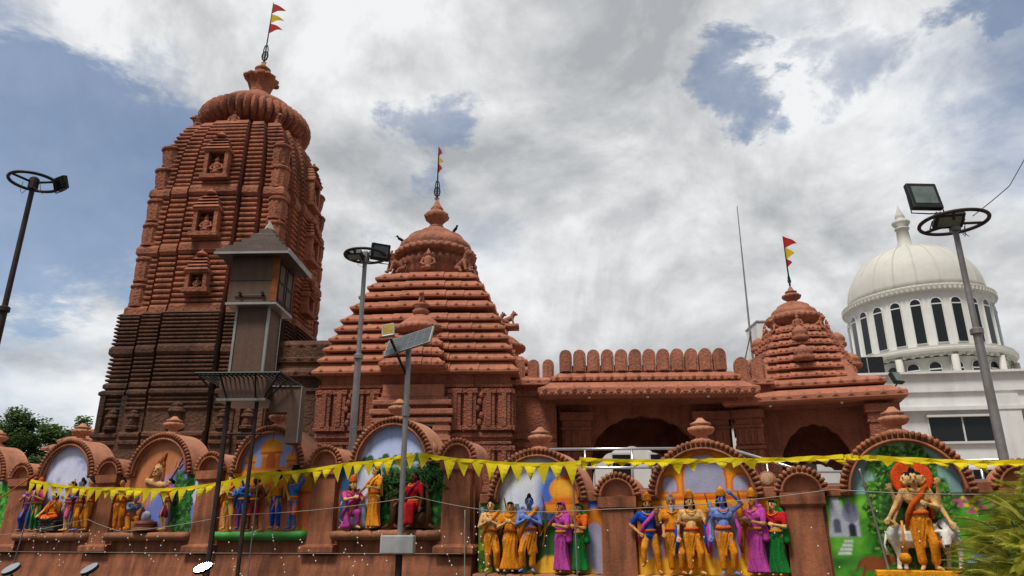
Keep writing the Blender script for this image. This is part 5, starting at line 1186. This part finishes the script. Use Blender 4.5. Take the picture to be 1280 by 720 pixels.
# ------------------------------------------------------------------ bunting, wires, fairy lights
def curve_pts(pts, n=20, sag=.0):
    out = []; P_ = [Vector(p) for p in pts]
    for i in range(len(P_) - 1):
        for k in range(n): t = k / n; p = P_[i].lerp(P_[i + 1], t); p.z -= sag * (P_[i + 1] - P_[i]).length * 4 * t * (1 - t); out.append(p)
    return out + [P_[-1]]
def bunting(label, pts, sag, step, hs, ruffle, seed):
    rr = random.Random(seed); root = thing('bunting', label, 'bunting', tuple(pts[0]), 0, 'yellow bunting strung along the street wall'); o0 = Vector(pts[0])
    path = [p - o0 for p in curve_pts(pts, 14, sag)]
    c = MB(); fr = []
    for i, p in enumerate(path):
        w = .032 + ruffle * rr.uniform(-.01, .02); y = rr.uniform(-.02, .02) * (1 + 2 * ruffle); fr.append([(p.x, p.y + y - .003, p.z - w), (p.x, p.y + y * .4 - .003, p.z + w * .7), (p.x, p.y + y * .4 + .003, p.z + w * .7), (p.x, p.y + y + .003, p.z - w)])
    c.rings(fr); c.build('ribbon', 'yellow_cloth', root)
    d = 0; nxt = .06
    for a, b in zip(path, path[1:]):
        L_ = (b - a).length; dr = (b - a).normalized()
        while nxt < d + L_:
            p = a + dr * (nxt - d); hh = hs * rr.uniform(.8, 1.12) * (1 if rr.random() > ruffle else rr.uniform(.25, .8)); w = step * .47; tw = rr.uniform(-.05, .05) - .02; tx = rr.uniform(-.03, .03) + ruffle * rr.uniform(-.08, .08)
            c = MB(); n = 4; rows = []
            for k in range(n + 1):
                t = k / n; ww = w * (1 - t) + .003; q = p + Vector((tx * t * t, 0, -.02 - hh * t)); yy = tw * math.sin(t * 2.5); sx = dr * ww
                rows.append([(q.x - sx.x, q.y - sx.y + yy - .002, q.z - sx.z * (1 - t)), (q.x, q.y + yy * 1.3 - .012 * (1 - t), q.z), (q.x + sx.x, q.y + sx.y + yy * .8 - .002, q.z + sx.z * (1 - t)), (q.x, q.y + yy * 1.3 + .002, q.z)])
            c.rings(rows); c.build('pennant', 'yellow_cloth', root, smooth=False); nxt += step * rr.uniform(.92, 1.1)
        d += L_
WB = lambda u, z, v=10.75: WW(u, v, z)
bunting('yellow triangle bunting sagging from the left wall to the solar lamp pole', [WB(-14.75, 2.72, 10.85), WB(-12.17, 2.49), WB(-10.25, 2.48), WB(-9.03, 2.66), WB(-7.23, 2.76), WB(-5.86, 2.86, 10.6)], .02, .205, .23, .25, 4)
bunting('yellow bunting with clear hanging triangles just right of the solar lamp pole', [WB(-5.72, 2.86, 10.6), WB(-4.75, 2.72), WB(-3.12, 2.64)], .025, .215, .27, .1, 5)
bunting('rumpled yellow bunting stretched taut across the lower wall at the right', [WB(-3.14, 2.69), WB(-1.13, 2.60), WB(.42, 2.585), WB(.85, 2.55), WB(2.9, 2.42)], .012, .19, .15, .75, 6)
def wire(name, label, pts, r, m, sag=.02, cat='wire', group=None, n=14):
    o0 = Vector(pts[0]); c = MB(); c.tube([p - o0 for p in curve_pts(pts, n, sag)], r, 5); o = c.build(name, m, None, smooth=True); o.location = o0; return tag(o, label, cat, group)
wire('cable', 'pale cable drooping across all the mural panels below the bunting', [WB(-15.4, 1.66), WB(-13.0, 1.95, 10.85), WB(-11.98, 1.72), WB(-9.45, 1.98), WB(-5.77, 2.2, 10.6), WB(-4.6, 1.98), WB(-2.74, 1.97), WB(.25, 2.17), WB(2.6, 2.07)], .0055, 'cable', .015)
wire('cable', 'thin taut cable running level along the foot of the higher wall', [WB(-15.6, 1.36, 10.9), WB(-5.1, 1.36, 10.9)], .0045, 'cable', .001)
wire('conduit', 'slim grey conduit pipe leaning on the meadow mural left of the six-armed figure', [WB(.62, 2.44, 10.98), WB(.70, 1.9, 10.95), WB(.80, 1.0, 10.93)], .016, 'galv', 0, 'pipe')
wire('conduit', 'slim grey pipe upright on the palace mural between the carved figures', [WB(-9.05, 2.55, 10.85), WB(-9.05, 0.4, 10.85)], .012, 'galv', 0, 'pipe')
wire('conduit', 'thin grey pipe standing in front of the courtyard mural by the magenta-sari figure', [WB(-3.27, 2.66, 10.8), WB(-3.22, .3, 10.8)], .014, 'galv', 0, 'pipe')
wire('conduit', 'thin leaning pole in front of the pale sky mural', [WB(-14.45, 2.5, 10.75), WB(-14.75, .2, 10.75)], .013, 'galv', 0, 'pipe')
wire('rope', 'orange rope tied from the leftmost pier to the bunting', [WB(-15.9, 2.3, 10.9), WB(-15.2, 2.62, 10.9), WB(-14.75, 2.9, 10.95)], .014, 'rope_orange', .03, 'rope')
wire('rope', 'thin brown cord hanging from the top of the pier beside the solar lamp pole', [WB(-5.08, 2.0, 10.95), WB(-5.05, .3, 10.95)], .008, 'cable', 0, 'rope')
r = thing('fairy_lights', 'strings of tiny white fairy lights hanging over the wall below the murals', 'fairy lights', tuple(WB(-10, 1.5)), WROT)
c = MB(); w_ = MB(); rr = random.Random(9)
for k in range(26):
    x0 = -5.3 + k * .42 + rr.uniform(-.15, .15); zt = .05 + rr.uniform(-.1, .35); n = rr.randint(3, 7); pts = []
    for i in range(n): x0 += rr.uniform(.01, .09); zt -= rr.uniform(.03, .14); pts.append(Vector((x0, rr.uniform(-.05, .1), zt))); c.ell((x0, pts[-1].y, zt - .01), (.011, .011, .017), 6, 5)
    w_.tube(pts, .0015, 4)
for k in range(36):
    x = rr.uniform(4.7, 12.8); z = rr.uniform(-.5, .5); c.ell((x, 0, z), (.009, .009, .013), 6, 5)
c.build('bulbs', 'bulb', r, smooth=True); w_.build('string', 'wall', r)

# ------------------------------------------------------------------ poles, lamps, clad tower
def light_pole(label, loc, hgt, ring_r, floods, lean=0., rz=0., m='galv', col='black_metal'):
    r = thing('light_pole', label, 'light pole', loc, rz, 'floodlight poles round the temple'); r.rotation_euler = (0, lean, rz)
    c = MB(); c.tube([(0, 0, 0), (0, 0, hgt * .55), (0, 0, hgt * .552), (0, 0, hgt)], [.072, .066, .050, .045], 14); autosmooth(c.build('pole', m, r), 40)
    c = MB(); c.lathe([(.1, 0), (.1, .08), (.07, .1)], 14, c=(0, 0, hgt * .55)); c.build('collar', m, r); c = MB(); c.lathe([(.16, 0), (.16, .02), (.07, .03)], 14); c.build('base_plate', m, r); c = MB(); c.lathe([(.09, -.16), (.09, .06), (.05, .1)], 12, c=(0, 0, hgt)); c.build('ring_hub', m, r)
    c = MB(); c.tube([(math.cos(2 * PI * i / 40) * ring_r, math.sin(2 * PI * i / 40) * ring_r, hgt) for i in range(41)], .032, 8)
    for a in (0, 2.1, 4.2): c.tube([(0, 0, hgt - .02), (math.cos(a) * ring_r, math.sin(a) * ring_r, hgt)], .024, 6)
    c.build('ring', col, r, smooth=True)
    for dx, dy, dz, az, tilt, w, h in floods:
        m_ = Matrix.Translation((dx, dy, hgt + dz)) @ Matrix.Rotation(az, 4, 'Z') @ Matrix.Rotation(tilt, 4, 'X')
        c = MB(); c.bbox(-w / 2, w / 2, -.05, .05, -h / 2, h / 2, .015, m_)
        for k in range(7): c.box(-w * .4 + k * w * .133 - .006, -w * .4 + k * w * .133 + .006, .05, .09, -h * .42, h * .42, m_)
        o = c.build('floodlight', 'black_metal', r)
        c = MB(); c.box(-w * .38, w * .38, -.056, -.049, -h * .32, h * .36, m_); c.build('lens', 'lamp_glass', o)
        c = MB()
        for s_ in (-1, 1): c.tube([m_ @ Vector((s_ * (w / 2 + .02), 0, 0)), m_ @ Vector((s_ * (w / 2 + .02), .03, -h * .62)), m_ @ Vector((0, .03, -h * .64))], .012, 5)
        c.build('yoke', 'black_metal', o)
    c = MB(); rr = random.Random(hash(label) % 100 if False else len(label))
    for k in range(2): x = rr.uniform(-.2, .2); c.tube([(x, -.1, hgt - .05), (x + rr.uniform(-.1, .1), -.12, hgt - .25), (x + rr.uniform(-.1, .15), -.1, hgt - .3), (0, -.06, hgt - .12)], .006, 4)
    c.build('loose_wire', 'cable_dark', r)
    return r
light_pole('grey pole with a ring and square floodlight beside the pyramid hall', (-3.11, 14.6, 2.3), 4.98, .43, [(.32, -.05, .06, R(25), R(14), .40, .36), (-.18, -.18, -.06, R(-10), R(70), .34, .22)], 0)
light_pole('tall leaning pole at the left edge with a ring and one floodlight seen from behind', (-9.36, 13.0, 2.3), 5.9, .43, [(.46, .12, .03, R(150), R(-20), .32, .26)], 0, m='rust_dark')
light_pole('rusty grey pole before the white dome with ring and uplifted black floodlight', (7.5, 11.5, 2.3), 4.36, .52, [(-.50, -.12, .42, R(2), R(-12), .52, .52), (-.14, -.10, .0, R(-12), R(60), .46, .3)], 0, m='galv', col='rust_dark')
wire('cable', 'black overhead cable rising from the right pole ring to the corner of the sky', [Vector((7.85, 11.5, 6.78)), Vector((8.6, 11.5, 7.35)), Vector((9.9, 11.5, 9.2))], .008, 'cable_dark', .01)

def solar_lamp():
    r = thing('solar_lamp', 'thin grey pole with a tilted solar panel and a yellowed street lamp head', 'solar lamp', (-1.63, 11.35, 0))
    c = MB(); c.tube([(0, 0, 1.5), (0, 0, 4.46)], .042, 12); c.lathe([(.06, 3.35), (.06, 3.5)], 12); c.build('pole', 'galv', r)
    c = MB(); c.tube([(0, 0, 0), (0, 0, 1.4)], .05, 10); c.build('lower_post', 'rust_dark', r)
    c = MB(); c.bbox(-.26, .22, -.16, .12, 1.36, 1.62, .02); c.build('battery_box', 'tank_grey', r)
    m = Matrix.Translation((-.0, 0, 4.53)) @ Matrix.Rotation(R(-14), 4, 'Y') @ Matrix.Rotation(R(-16), 4, 'Z') @ Matrix.Rotation(R(42), 4, 'X')
    m = m @ Matrix.Scale(.95, 4)
    c = MB(); c.bbox(-.42, .42, -.27, .27, -.018, .018, .004, m); o = c.build('solar_panel', 'alu_trim', r)
    c = MB()
    for i in range(6):
        for j in range(4): c.box(-.40 + i * .134, -.40 + i * .134 + .126, -.25 + j * .126, -.25 + j * .126 + .12, .018, .022, m)
    c.build('cells', 'solar_cell', o); c = MB(); c.box(-.40, .40, -.25, .25, -.022, -.0185, m); c.build('backing', 'alu_trim', o)
    c = MB(); c.tube([(0, 0, 3.95), (-.12, -.05, 4.2), (-.26, -.2, 4.52)], .022, 8); c.build('lamp_arm', 'rust_dark', r, smooth=True)
    m = Matrix.Translation((-.30, -.25, 4.64)) @ Matrix.Rotation(R(-10), 4, 'Y') @ Matrix.Rotation(R(-38), 4, 'X')
    c = MB(); c.bbox(-.10, .10, -.03, .03, -.16, .16, .02, m); o = c.build('lamp_head', 'alu_trim', r)
    c = MB(); c.box(-.08, .08, -.034, -.029, -.13, .13, m); c.build('diffuser', paint((140, 118, 56)), o)
    return r
solar_lamp()

def clad_tower():
    r = thing('clad_tower', 'narrow brown sheet-clad tower with a stepped cap roof, raised on steel posts', 'tower', (-4.56, 12.75, 0), -R(2))
    c = MB(); s = .285; c.bbox(-s, s, -s, s, 4.2, 5.5, .006); c.build('shaft', 'clad', r)
    for x, y in ((-s, -s), (s, -s), (s, s)): c = MB(); c.box(x - .02, x + .02, y - .02, y + .02, 4.2, 5.48); c.build('corner_trim', 'alu_trim', r)
    c = MB(); h = .43; c.bbox(-h, h, -h, h, 5.5, 6.36, .006); hd_ = c.build('head_box', 'clad', r)
    c = MB(); c.box(-h - .02, h + .02, -h - .02, h + .02, 5.46, 5.5); c.build('bottom_trim', 'alu_trim', hd_)
    c = MB(); c.box(h - .1, h + .006, -h - .008, -h + .0, 5.52, 6.35); c.build('rusty_strip', paint((150, 84, 46)), hd_)
    c = MB()
    for a, b in ((-h + .06, -.03), (.03, h - .06)):
        c.box(h, h + .012, a, a + .04, 5.55, 6.3); c.box(h, h + .012, b - .04, b, 5.55, 6.3); c.box(h, h + .012, a, b, 5.55, 5.6); c.box(h, h + .012, a, b, 5.9, 5.94); c.box(h, h + .012, a, b, 6.25, 6.3)
    c.build('side_frame', 'rust_dark', hd_)
    c = MB(); c.box(-h - .004, h - .1, -h - .006, -h, 5.9, 5.91); c.tube([(-.3, -h - .02, 5.62), (.25, -h - .02, 5.62)], .012, 6); c.tube([(-.2, -h - .02, 5.66), (-.2, -h - .06, 5.66)], .03, 6); c.tube([(.2, -h - .02, 5.66), (.2, -h - .06, 5.66)], .03, 6); c.build('seam_pipe', 'black_metal', hd_)
    c = MB(); zz = 6.36; rs = []
    for i in range(6):
        w = .66 - i * .105; rs += [[(-w, -w, zz), (w, -w, zz), (w, w, zz), (-w, w, zz)]]; zz += .085; w2 = w - .012; rs += [[(-w2, -w2, zz), (w2, -w2, zz), (w2, w2, zz), (-w2, w2, zz)]]; zz += .012 + i * .01; w3 = w - .10; rs += [[(-w3, -w3, zz), (w3, -w3, zz), (w3, w3, zz), (-w3, w3, zz)]]
    c.rings(rs); rf = c.build('cap_roof', 'clad_roof', r)
    c = MB(); c.lathe([(.11, 0), (.02, .16), (.005, .2)], 4, c=(0, 0, zz - .03)); c.build('tip', 'tank_grey', rf)
    c = MB(); c.box(-.67, .67, -.67, -.655, 6.33, 6.37); c.box(.655, .67, -.67, .67, 6.32, 6.42); c.build('eave_trim', 'alu_trim', rf)
    c = MB(); c.bbox(-.40, .40, -.36, .36, 3.82, 4.2, .006); pb = c.build('base_box', 'clad', r); c = MB(); c.box(-.42, .42, -.38, .38, 3.78, 3.82); c.build('bottom_trim', 'alu_trim', pb)
    c = MB()
    for y in (-.62, -.5, .5, .62): c.tube([(-.72, y, 4.2), (.72, y, 4.2)], .02, 6)
    for k in range(19): x = -.7 + k * 1.4 / 18; c.tube([(x, -.62, 4.18), (x, .62, 4.18)], .014, 5)
    for x in (-.72, .72): c.tube([(x, -.62, 4.2), (x, .62, 4.2)], .022, 6)
    for x, y, x2, y2 in [(-.70, -.6, -.4, -.36), (.70, -.6, .4, -.36), (.70, .6, .4, .36), (-.3, -.62, -.25, -.37), (.3, -.62, .25, -.37), (.72, -.2, .4, -.2), (.72, .25, .4, .2)]: c.tube([(x, y, 4.2), (x2, y2, 3.84)], .016, 6)
    c.build('bracket_deck', 'black_metal', r)
    for x, y in ((-.27, -.2), (.22, -.2)): c = MB(); c.tube([(x, y, 0), (x, y, 3.8)], .035 if x > 0 else .045, 8); c.build('post', 'rust_dark', r)
    c = MB(); c.tube([(-.27, -.2, 3.25), (.36, -.2, 3.25)], .02, 6); c.build('cross_brace', 'rust_dark', r)
    c = MB(); c.bbox(.40, .95, -.1, .12, 3.62, 4.08, .01); c.bbox(.72, .95, -.1, .12, 3.1, 3.64, .01); dd = c.build('cable_duct', 'clad', r)
    c = MB(); c.tube([(.41, -.112, 4.07), (.94, -.112, 4.07), (.94, -.112, 3.11)], .012, 4); c.build('duct_trim', 'alu_trim', dd)
clad_tower()
for label, loc, rz in (('small round lamp on the wall top left of the higher end pier', WW(-5.86, WV + .12, 3.0), WROT), ('small round lamp between two arches left of the meadow mural', WW(-.56, WV + .1, 2.34), WROT)):
    r = thing('wall_lamp', label, 'wall lamp', loc, rz, 'round lamps on the street wall'); m = Matrix.Rotation(R(80), 4, 'X')
    c = MB(); c.lathe([(.10, 0), (.12, .03), (.12, .07), (.09, .09)], 20, mtx=m); c.build('housing', 'ledge', r, smooth=True); c = MB(); c.lathe([(.09, .091), (.08, .1), (.03, .105)], 20, mtx=m); c.build('lens', paint((176, 140, 110)), r, smooth=True); c = MB(); c.tube([(0, .02, 0), (0, .06, -.2)], .02, 6); c.build('stem', 'rust_dark', r)

# steel handrail on the terrace
def handrail(label, pts, rails=2):
    r = thing('handrail', label, 'railing', tuple(pts[0]), 0, 'steel handrails on the terrace'); o0 = Vector(pts[0]); c = MB()
    P_ = [Vector(p) - o0 for p in pts]
    for k in range(rails): c.tube([p - Vector((0, 0, k * .42)) for p in P_], .03, 8)
    for a, b in zip(P_, P_[1:]):
        n = max(1, round((b - a).length / 1.1))
        for i in range(n + 1): p = a.lerp(b, i / n); q = MB(); q.tube([p, Vector((p.x, p.y, p.z - 1.1))], .024, 8); q.build('rail_post', 'steel', r, smooth=True)
    c.build('rails', 'steel', r, smooth=True)
handrail('long level steel handrail in front of the entrance hall arch', [(.6, 17.2, 3.55), (4.85, 17.0, 3.55)])
handrail('steel handrail sloping down beside the small pavilion', [(4.9, 17.0, 3.55), (6.4, 16.5, 2.98), (8.6, 16.3, 2.98)])
handrail('low steel handrail on the terrace right of the meadow mural', [(7.6, 14.0, 2.95), (11.5, 13.4, 2.95)], 3)

# ------------------------------------------------------------------ vegetation
def leafy_tree(label, loc, hgt, cr, seed, nclump=95, per=200):
    rr = random.Random(seed); r = thing('leafy_tree', label, 'tree', loc, 0, 'trees behind the wall at the left'); c = MB(); tips = []
    c.tube([(0, 0, 0), (.1, 0, hgt * .3), (.05, .1, hgt * .55)], [.28, .2, .14], 9)
    for k in range(9):
        a = k * .7 + rr.random(); z0 = hgt * rr.uniform(.3, .55); e = Vector((math.cos(a) * cr * rr.uniform(.5, .9), math.sin(a) * cr * rr.uniform(.5, .9), hgt * rr.uniform(.6, .92))); mdp = Vector((.06, .05, z0)).lerp(e, .5) + Vector((0, 0, -.2)); c.tube([(.06, .05, z0), mdp, e], [.1, .06, .02], 6); tips += [e, mdp]
    c.build('trunk', 'bark', r, smooth=True); f = [MB(), MB()]
    for k in range(nclump):
        b = tips[k % len(tips)] if k < len(tips) * 2 else Vector((rr.gauss(0, cr * .5), rr.gauss(0, cr * .5), hgt * rr.uniform(.55, 1)))
        cc = b + Vector((rr.gauss(0, .4), rr.gauss(0, .4), rr.gauss(.1, .3))); s_ = rr.uniform(.35, .75)
        for i in range(per):
            d = Vector((rr.gauss(0, 1), rr.gauss(0, 1), rr.gauss(0, .8))); d = d.normalized() * s_ * rr.random() ** .45; p = cc + d; L_ = rr.uniform(.13, .26); w = L_ * .45
            m = Matrix.Translation(p) @ Matrix.Rotation(rr.uniform(0, 6.28), 4, 'Z') @ Matrix.Rotation(rr.uniform(-.6, 1.0), 4, 'X')
            f[k % 2].add([(0, 0, 0), (w, L_ * .5, .03), (0, L_, -.02), (-w, L_ * .5, .03)], [(0, 1, 2, 3)], m)
    f[0].build('crown', 'leaf_dark', r); f[1].build('crown', 'leaf_mid', r)
leafy_tree('dark green leafy tree rising above the wall at the far left', (-28.9, 45, 0), 8.9, 2.7, 3)
leafy_tree('lower dark green tree cut by the left edge of the photo', (-32.4, 46, 0), 7.8, 2.8, 5)
def feather_shrub(label, loc, hgt, rad, seed, mats, n):
    rr = random.Random(seed); r = thing('feathery_shrub', label, 'shrub', loc, 0, 'feathery shrubs at the right corner'); c = MB(); f = [MB() for _ in mats]
    for k in range(9): a = k * .7; c.tube([(0, 0, 0), (math.cos(a) * rad * .3, math.sin(a) * rad * .3, hgt * .5), (math.cos(a) * rad * .7, math.sin(a) * rad * .7, hgt * .85)], [.025, .016, .006], 6)
    c.build('stems', 'bark', r)
    for k in range(n):
        a = rr.uniform(0, 6.28); q = rr.random() ** .6; b = Vector((math.cos(a) * rad * q, math.sin(a) * rad * q, hgt * (.32 + .62 * math.sqrt(max(0, 1 - (q * .85) ** 2)) * rr.uniform(.55, 1.05))))
        d = Vector((math.cos(a) * (.4 + q), math.sin(a) * (.4 + q), rr.uniform(.1, .95))).normalized(); L_ = rr.uniform(.2, .36); mb = f[k % len(mats)]
        pts = [b + d * L_ * t + Vector((0, 0, -.10 * t * t)) for t in (0, .33, .66, 1)]; mb.tube(pts, [.006, .005, .004, .002], 4)
        for i in range(17):
            t = .08 + .92 * i / 16; p = b + d * L_ * t + Vector((0, 0, -.10 * t * t)); ll = .105 * (1.05 - .5 * t)
            for q2 in range(3):
                th = i * 2.1 + q2 * 2.09; u1 = d.orthogonal().normalized(); u2 = d.cross(u1); o = (u1 * math.cos(th) + u2 * math.sin(th) + d * .75).normalized(); sd = o.cross(d).normalized() * .0032
                mb.add([p - sd, p + sd, p + o * ll * .6 + sd * .8 - Vector((0, 0, .006)), p + o * ll - Vector((0, 0, .016)), p + o * ll * .6 - sd * .8 - Vector((0, 0, .006))], [(0, 1, 2, 3, 4)])
    for m, mb in zip(mats, f): mb.build('foliage', m, r)
feather_shrub('bushy yellow-green feathery shrub standing before the wall at the right corner', (4.55, 6.6, 0), 1.98, .60, 2, ['leaf_yellow', 'leaf_lime', 'leaf_yellow'], 340)
feather_shrub('taller feathery green shrub behind the yellow-green one at the right edge', (4.95, 7.1, 0), 2.25, .5, 8, ['leaf_lime', 'leaf_yellow'], 230)

# ------------------------------------------------------------------ parked motorcycles, only their mirrors reach the picture
def motorcycle(label, loc, rz, lean, body):
    r = thing('motorcycle', label, 'motorcycle', loc, rz, 'motorcycles parked in front of the wall'); r.rotation_euler = (0, lean, rz)
    for y in (-.66, .64):
        c = MB(); c.tube([(0, y + math.cos(2 * PI * i / 32) * .27, .31 + math.sin(2 * PI * i / 32) * .27) for i in range(33)], .045, 8); o = c.build('wheel', 'rubber', r, smooth=True)
        c = MB(); c.tube([(0, y + math.cos(2 * PI * i / 32) * .215, .31 + math.sin(2 * PI * i / 32) * .215) for i in range(33)], .02, 6); c.lathe([(.05, -.07), (.06, 0), (.05, .07)], 12, mtx=Matrix.Translation((0, y, .31)) @ Matrix.Rotation(PI / 2, 4, 'Y'))
        for i in range(10): a = i * PI / 5; c.tube([(0, y, .31), (0, y + math.cos(a) * .21, .31 + math.sin(a) * .21)], .008, 5)
        c.build('rim', 'alu_trim', o)
    c = MB()
    for s_ in (-1, 1): c.tube([(s_ * .07, -.66, .31), (s_ * .07, -.5, .7), (s_ * .07, -.42, .95)], .022, 8); c.tube([(s_ * .1, .64, .31), (s_ * .1, .35, .62)], .02, 8)
    c.build('fork', 'steel', r, smooth=True)
    c = MB(); c.tube([(0, -.42, .86), (0, -.25, .5), (0, .05, .36), (0, .3, .5), (0, .55, .72)], .03, 8); c.tube([(0, -.42, .86), (0, .1, .76), (0, .7, .78)], .028, 8); c.bbox(-.12, .12, -.2, .12, .3, .56, .04); c.tube([(.12, -.1, .34), (.15, .2, .28), (.16, .8, .36)], .045, 10); c.build('frame', 'black_metal', r)
    c = MB(); c.ell((0, -.16, .84), (.15, .27, .13), 16, 10); c.build('tank', body, r, smooth=True)
    c = MB(); c.bbox(-.13, .13, .06, .78, .76, .85, .035); c.build('seat', 'rubber', r)
    c = MB(); c.tube([(0, -.66 + math.cos(R(t)) * .34, .31 + math.sin(R(t)) * .34) for t in range(20, 150, 15)], .06, 6); c.build('mudguard', body, r, smooth=True)
    c = MB(); c.lathe([(.10, 0), (.10, .04), (.07, .12), (.02, .15)], 18, mtx=Matrix.Translation((0, -.62, .88)) @ Matrix.Rotation(R(-90), 4, 'X')); o = c.build('headlight', body, r, smooth=True); c = MB(); c.lathe([(.09, -.012), (.09, 0)], 18, mtx=Matrix.Translation((0, -.62, .88)) @ Matrix.Rotation(R(-90), 4, 'X')); c.build('lens', 'lamp_glass', o)
    c = MB(); c.tube([(-.36, -.28, 1.0), (-.22, -.42, 1.03), (0, -.45, .98), (.22, -.42, 1.03), (.36, -.28, 1.0)], .014, 8); hb = c.build('handlebar', 'steel', r, smooth=True)
    for s_ in (-1, 1): c = MB(); c.tube([(s_ * .38, -.26, .998), (s_ * .26, -.38, 1.02)], .02, 8); c.build('grip', 'rubber', hb)
    for s_ in (-1, 1):
        c = MB(); c.tube([(s_ * .24, -.41, 1.02), (s_ * .28, -.44, 1.14), (s_ * .335, -.43, 1.235)], .008, 6); o = c.build('mirror', 'black_metal', r)
        m = Matrix.Translation((s_ * .345, -.43, 1.27)) @ Matrix.Rotation(R(6 * s_), 4, 'Z') @ Matrix.Rotation(R(40), 4, 'X') @ Matrix.Rotation(R(-46), 4, 'Y')
        c = MB(); c.ell((0, 0, 0), (.040, .022, .078), 16, 10, m); c.build('mirror_shell', 'black_metal', o, smooth=True)
        c = MB(); rs = [[m @ Vector((math.cos(2 * PI * i / 20) * .034, .0215 + k, math.sin(2 * PI * i / 20) * .071)) for i in range(20)] for k in (0, .004)]; c.rings(rs); c.build('mirror_glass', 'mirror', o)
    c = MB(); c.tube([(-.1, .1, .34), (-.24, .16, .03)], .014, 6); c.build('side_stand', 'steel', r)
motorcycle('parked motorcycle with only its pair of mirrors showing at the lower left', (-3.97, 6.35, .02), R(178), 0, 'bike_black')
bk = motorcycle('parked motorcycle with a single bright mirror showing beside the steel posts', (-2.42, 5.85, .0), R(172), R(-11), 'bike_red')
bpy.data.scenes.remove(TMP)
